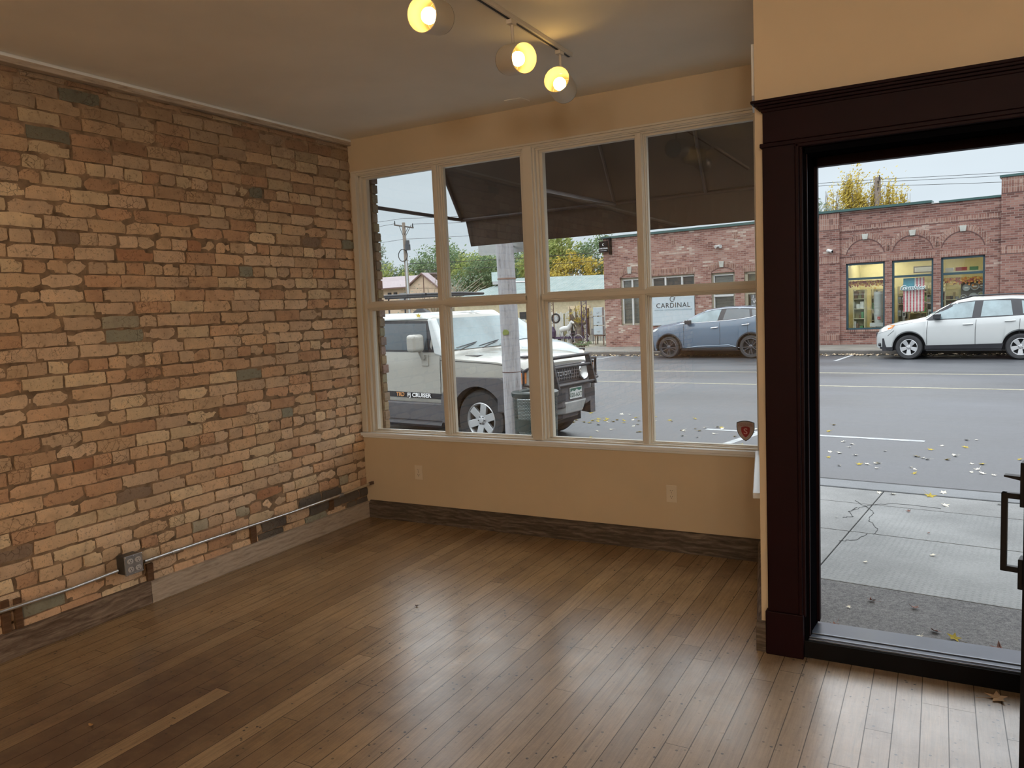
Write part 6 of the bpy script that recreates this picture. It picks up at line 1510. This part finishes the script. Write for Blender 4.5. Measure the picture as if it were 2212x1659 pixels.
for sd in (1, -1): m = MB(); m.lathe([(0, .03), (.07, .025), (.11, 0), (.11, -.05)], 16, Matrix.Translation((.90, sd*.66, .90)) @ Matrix.Rotation(math.pi/2, 4, 'Y')); m.build('headlamp', hl, t, smooth=50)
m = MB()
for sd in (1, -1): m.box(.66, .84, sd*.80-.06, sd*.80+.10, .98, 1.04)
m.build('bonnet_edge', blkplas, t, bevel=.01)
c3.patch([(.72, 1.02), (.80, 1.0), (.88, .97)], [(.72, .90), (.80, .88), (.88, .86)], lamp_amber, 'indicator', t, .01)

# ---- white off-roader parked at the near curb
THF = math.radians(-8.5)
S2 = Vector((math.cos(THF), math.sin(THF), 0)); N2 = Vector((-math.sin(THF), math.cos(THF), 0))
WF = .93
org = S2*(-1.99) + N2*(3.84+WF) + Vector((0, 0, -.284))
t = thing('off_road_suv', 'white boxy off-roader with a black grille guard parked just outside the window', 'car', tuple(org), THF)
cfg = dict(x=(.72, -3.68), wb=2.69, wr=.42, ar=.52, zm=.80, ub=.36, wbk=.985, bow=.0, sharp=25,
  w=[(-3.68, .88), (-3.55, .92), (0, .93), (.45, .92), (.65, .86), (.72, .80)],
  sill=[(-3.68, .62), (-2.6, .60), (-.5, .60), (.5, .60), (.72, .66)],
  belt=[(-3.68, 1.36), (-.86, 1.35), (-.80, 1.33), (-.62, 1.27), (.3, 1.22), (.62, 1.17), (.72, 1.10)],
  edge=[(-3.68, 1.5), (-3.6, 1.83), (-.93, 1.83), (-.87, 1.80), (-.70, 1.36), (-.60, 1.29), (.3, 1.235), (.62, 1.185), (.72, 1.11)],
  top=[(-3.68, 1.55), (-3.6, 1.90), (-1.02, 1.91), (-.92, 1.88), (-.88, 1.84), (-.66, 1.40), (-.56, 1.335), (.3, 1.30), (.62, 1.25), (.72, 1.16)],
  we=[(-3.68, .80), (-.93, .83), (-.80, .86), (-.62, .88), (.3, .88), (.62, .84), (.72, .76)])
pf = carpaint('warm_white_car_paint', (.34, .33, .295)); pr_ = carpaint('bright_white_roof_paint', (.52, .55, .55))
c4 = Car(cfg); c4.shell(pf, t); carbase(c4, t, .90)
for xw in (0, -2.69):
    for sd in (1, -1): wheel(t, xw, sd*.79, .42, .26, .245, (6, .10, .105, 0), rimsil, sd)
# roof
m = MB()
rp = [(-3.66, .0), (-.98, .0), (-.90, .03), (-.90, .06), (-1.02, .12), (-3.5, .12), (-3.66, .08)]
m.hexa([(-3.66, -.875, 1.82), (-.92, -.875, 1.82), (-.92, .875, 1.82), (-3.66, .875, 1.82)], [(-3.6, -.80, 1.935), (-1.04, -.80, 1.925), (-1.04, .80, 1.925), (-3.6, .80, 1.935)])
rf_ = m.build('roof', pr_, t, bevel=.045, seg=4)
c4.patch([(-.865, 1.80), (-2.0, 1.82), (-3.5, 1.82)], [(-.80, 1.355), (-2.0, 1.37), (-3.5, 1.38)], blkplas, 'window_surround', t, .003)
c4.patch([(-1.00, 1.765), (-1.5, 1.775), (-1.98, 1.78)], [(-.93, 1.385), (-1.5, 1.39), (-2.02, 1.395)], carglass, 'side_window', t, .008)
c4.patch([(-2.15, 1.78), (-2.8, 1.78), (-3.3, 1.78)], [(-2.2, 1.40), (-2.8, 1.40), (-3.3, 1.40)], carglass, 'side_window', t, .008)
m = MB(); m.hexa([(-.74, -.80, 1.40), (-.735, .80, 1.40), (-.72, .80, 1.385), (-.72, -.80, 1.385)], [(-.925, -.755, 1.80), (-.925, .755, 1.80), (-.905, .755, 1.80), (-.905, -.755, 1.80)])
# windscreen as a curved sheet
m = MB()
for i in range(7):
    for k in range(-10, 11):
        f = i/6; q = k/10; m.v.append((lerp(-.665, -.895, f)+.045*(1-q*q)+.02, q*lerp(.80, .76, f), lerp(1.375, 1.83, f)))
for i in range(6):
    for k in range(20): m.f.append([i*21+k, i*21+k+1, (i+1)*21+k+1, (i+1)*21+k]); m.c.append(None)
m.build('windscreen', lightglass, t, smooth=50, recalc=False)
for sd in (1, -1):
    m = MB(); m.hexa([(-.80, sd*.80, 1.34), (-.60, sd*.80, 1.30), (-.60, sd*.93, 1.28), (-.80, sd*.935, 1.33)], [(-.955, sd*.76, 1.83), (-.865, sd*.76, 1.83), (-.865, sd*.875, 1.83), (-.955, sd*.88, 1.83)]); m.build('pillar', pr_, t, bevel=.02, seg=2)
# wipers
m = MB()
for y0_ in (-.62, -.1, .42): m.tube([(-.58, y0_, 1.37), (-.60, y0_+.18, 1.41), (-.62, y0_+.40, 1.45)], .008, 5); m.tube([(-.60, y0_-.05, 1.405), (-.635, y0_+.45, 1.465)], .006, 5)
m.build('wipers', blkplas, t)
c4.strip([(-.70, 1.31), (-.70, .9), (-.72, .62)], .009, linem, 'door_gap', t)
c4.strip([(-.70, 1.245), (.2, 1.205), (.62, 1.16)], .009, linem, 'bonnet_gap', t)
c4.strip([(-2.02, 1.36), (-2.02, .62)], .009, linem, 'door_gap', t)
c4.patch([(-.53, .765), (-1.5, .775), (-2.15, .785)], [(-.56, .685), (-1.5, .695), (-2.13, .70)], blkplas, 'side_stripe', t, .006)
c4.patch([(-.56, .63), (-1.4, .635), (-2.1, .64)], [(-.56, .60), (-1.4, .60), (-2.1, .60)], dgplas, 'sill_cladding', t, .012)
TT = lambda x, z, y=-(WF+.012): Matrix.Translation((x, y, z)) @ UPM
textmesh('stripe_lettering', 'TRD', .078, flat('orange_ink', (.55, .25, .09), .5), t, TT(-1.51, .738) @ Matrix.Scale(1.1, 4, (1, 0, 0)), .002, 'CENTER', offset=.002)
textmesh('stripe_lettering', 'FJ CRUISER', .082, M_['inkwhite'], t, TT(-1.13, .733) @ Matrix.Scale(1.2, 4, (1, 0, 0)), .002, 'CENTER', offset=.002)
for sd in (1, -1):
    # wide dark wheel-arch cladding and lower sill
    m = MB()
    for xw in (0, -2.69): flare(m, xw, .42, .475, sd*.84, sd*.985)
    m.build('fender_flare', dgplas, t, smooth=50)
    m = MB(); m.box(-2.14, -.54, sd*.90-.05, sd*.90+.055, .36, .63); m.build('rocker', dgplas, t, bevel=.02)
    m = MB(); m.tube([(-2.1, sd*1.0, .33), (-.62, sd*1.0, .33)], .045, 8); m.build('side_step', blkplas, t, smooth=40)
    m = MB(); m.box(-.66, -.56, sd*.86-.09, sd*.86+.09, .22, .50); m.build('mud_flap', blkplas, t)
    m = MB(); m.box(.50, .72, sd*.86-.03, sd*.86+.06, .66, .90); m.build('bumper_corner', dgplas, t, bevel=.03)
    # mirror
    mi = MB(); mi.box(-1.10, -.925, sd*1.07-.12, sd*1.07+.10, 1.37, 1.62); q = mi.build('wing_mirror', pf, t, bevel=.05, seg=4)
    m = MB(); m.tube([(-.985, sd*.96, 1.26), (-.99, sd*1.02, 1.38)], .032, 8); m.box(-1.05, -.92, sd*.93-.01, sd*.93+.03, 1.16, 1.33); m.build('mirror_arm', pf, q, bevel=.01)
    m = MB(); m.box(-1.92, -1.78, sd*.945-.02, sd*.945+.025, 1.15, 1.20); m.build('door_handle', pf, t, bevel=.015, seg=3)
    # headlight / indicator on the corner
    m = MB(); m.box(.52, .715, sd*.84-.05, sd*.84+.055, .93, 1.08); m.build('corner_indicator', lamp_amber, t, bevel=.01)
    m = MB(); m.box(.45, .73, sd*.83-.06, sd*.83+.05, 1.08, 1.12); m.build('corner_trim', blkplas, t, bevel=.01)
# front face
m = MB(); m.box(.66, .76, -.66, .66, .86, 1.12); m.build('grille_panel', dgplas, t, bevel=.01)
m = MB(); m.box(.755, .775, -.40, .40, .90, 1.08)
gr = m.build('grille', blkplas, t)
m = MB()
for k in range(13): m.tube([(.778, -.38+.063*k, .905), (.778, -.38+.063*k+.03, 1.075)], .004, 4)
for k in range(4): m.tube([(.778, -.39, .93+.045*k), (.778, .39, .93+.045*k)], .003, 4)
m.build('mesh_bars', M_['greyplate'], gr)
textmesh('grille_lettering', 'TOYOTA', .085, chrome, gr, Matrix.Translation((.782, 0, .99)) @ Matrix.Rotation(math.pi/2, 4, 'Z') @ UPM, .004)
for sd in (1, -1):
    m = MB(); m.lathe([(0, .0), (.085, .01), (.10, .03)], 20, Matrix.Translation((.76, sd*.50, .99)) @ Matrix.Rotation(math.pi/2, 4, 'Y')); m.build('headlamp', lamp_clear, t, smooth=50)
    m = MB(); m.lathe([(.10, .02), (.115, .035), (.125, .02), (.12, 0)], 20, Matrix.Translation((.765, sd*.50, .99)) @ Matrix.Rotation(math.pi/2, 4, 'Y')); m.build('headlamp_ring', chrome, t, smooth=50)
def bumper_poly(k=1.0, x=.95): return [(x, -.32*k), (x, .32*k), (x-.13, .62*k), (x-.44, .95*k), (x-.62, .97*k), (x-.62, -.97*k), (x-.44, -.95*k), (x-.13, -.62*k)]
m = MB(); m.prism([(a, b) for a, b in bumper_poly()], 'z', .54, .86); m.build('front_bumper', dgplas, t, bevel=.03, seg=3)
m = MB(); m.hexa([(a, b, .45) for a, b in bumper_poly(.66, .92)], [(a, b, .625) for a, b in bumper_poly(.80, .965)]); m.build('skid_plate', flat('silver_bumper_insert', (.42, .42, .41), .4, .3), t, bevel=.02)
m = MB(); m.prism([(a, b) for a, b in bumper_poly(.6, .86)], 'z', .38, .46); m.build('under_guard', dgplas, t, bevel=.02)
for sd in (1, -1): m = MB(); m.box(.945, .956, sd*.38-.13, sd*.38+.13, .64, .76); m.build('bumper_mesh', blkplas, t)
pl = MB(); pl.box(.955, .965, -.155, .155, .655, .81); pq = pl.build('licence_plate', M_['white'], t, bevel=.004)
m = MB(); m.prism([(-.14, .745), (-.09, .775), (-.04, .755), (.02, .785), (.08, .757), (.14, .775), (.14, .80), (-.14, .80)], 'y', -.001, 0)
for i in range(len(m.v)): x_, y_, z_ = m.v[i]; m.v[i] = (.966-y_, x_, z_)
m.build('plate_mountains', flat('dark_green_plate', (.03, .10, .07), .5), pq)
textmesh('plate_lettering', '020-AXT', .082, flat('dark_green_ink', (.02, .07, .05), .5), pq, Matrix.Translation((.9665, 0, .705)) @ Matrix.Rotation(math.pi/2, 4, 'Z') @ UPM, .001)
# grille guard
gg = MB()
for sd in (1, -1):
    gg.hexa([(.90, sd*.47-.018, .82), (1.02, sd*.47-.018, .82), (1.02, sd*.47+.018, .82), (.90, sd*.47+.018, .82)], [(.84, sd*.47-.018, 1.22), (.92, sd*.47-.018, 1.22), (.92, sd*.47+.018, 1.22), (.84, sd*.47+.018, 1.22)])
g1 = gg.build('grille_guard', blkplas, t, bevel=.006)
m = MB(); m.tube([(.87, -.5, 1.235), (.87, .5, 1.235)], .026, 10); m.tube([(.92, -.47, 1.10), (.92, .47, 1.10)], .022, 10); m.tube([(.98, -.47, .86), (.98, .47, .86)], .022, 10)
for sd in (1, -1): m.tube([(.88, sd*.48, 1.18), (.82, sd*.78, 1.16), (.74, sd*.90, 1.10), (.74, sd*.90, .92), (.84, sd*.78, .88), (.93, sd*.48, .88)], .02, 8)
m.build('guard_tubes', blkplas, g1, smooth=50)
# hood vent, scoop line, roof rack, aerial
m = MB(); m.box(-.35, -.12, -.78, -.55, 1.285, 1.30); m.box(.30, .56, -.60, -.40, 1.25, 1.275); m.build('bonnet_vents', blkplas, t)
rk = MB()
for sd in (1, -1): rk.tube([(-1.05, sd*.62, 2.08), (-3.4, sd*.62, 2.10)], .022, 8); rk.tube([(-1.15, sd*.66, 2.19), (-3.4, sd*.66, 2.21)], .022, 8)
for k in range(16): rk.tube([(-1.12-k*.15, -.62, 2.09), (-1.12-k*.15, .62, 2.09)], .014, 6)
rk.tube([(-1.05, -.62, 2.08), (-.98, 0, 2.11), (-1.05, .62, 2.08)], .02, 8); rk.tube([(-1.15, -.66, 2.19), (-1.08, 0, 2.2), (-1.15, .66, 2.19)], .02, 8)
for sd in (1, -1):
    for x_ in (-2.9, -3.3): rk.tube([(x_, sd*.64, 1.92), (x_, sd*.64, 2.2)], .016, 6)
rk.build('roof_rack', blkplas, t, smooth=50)
m = MB(); m.hexa([(-2.05, -.06, 1.925), (-1.72, -.06, 1.925), (-1.72, .06, 1.925), (-2.05, .06, 1.925)], [(-1.96, -.02, 2.0), (-1.86, -.02, 2.0), (-1.86, .02, 2.0), (-1.96, .02, 2.0)]); m.build('aerial_base', blkplas, t, bevel=.01)
lf = bpy.data.objects.new('fallen_leaf', lm['y'][0]); COL.objects.link(lf); P_ = S2*(-1.99-1.12)+N2*(3.84+.06)+Vector((0, 0, -.284+1.885)); lf.location = P_; lf.rotation_euler = (.9, 0, .4); tag(lf, 'yellow leaf stuck on the roof edge of the white off-roader', 'leaf')
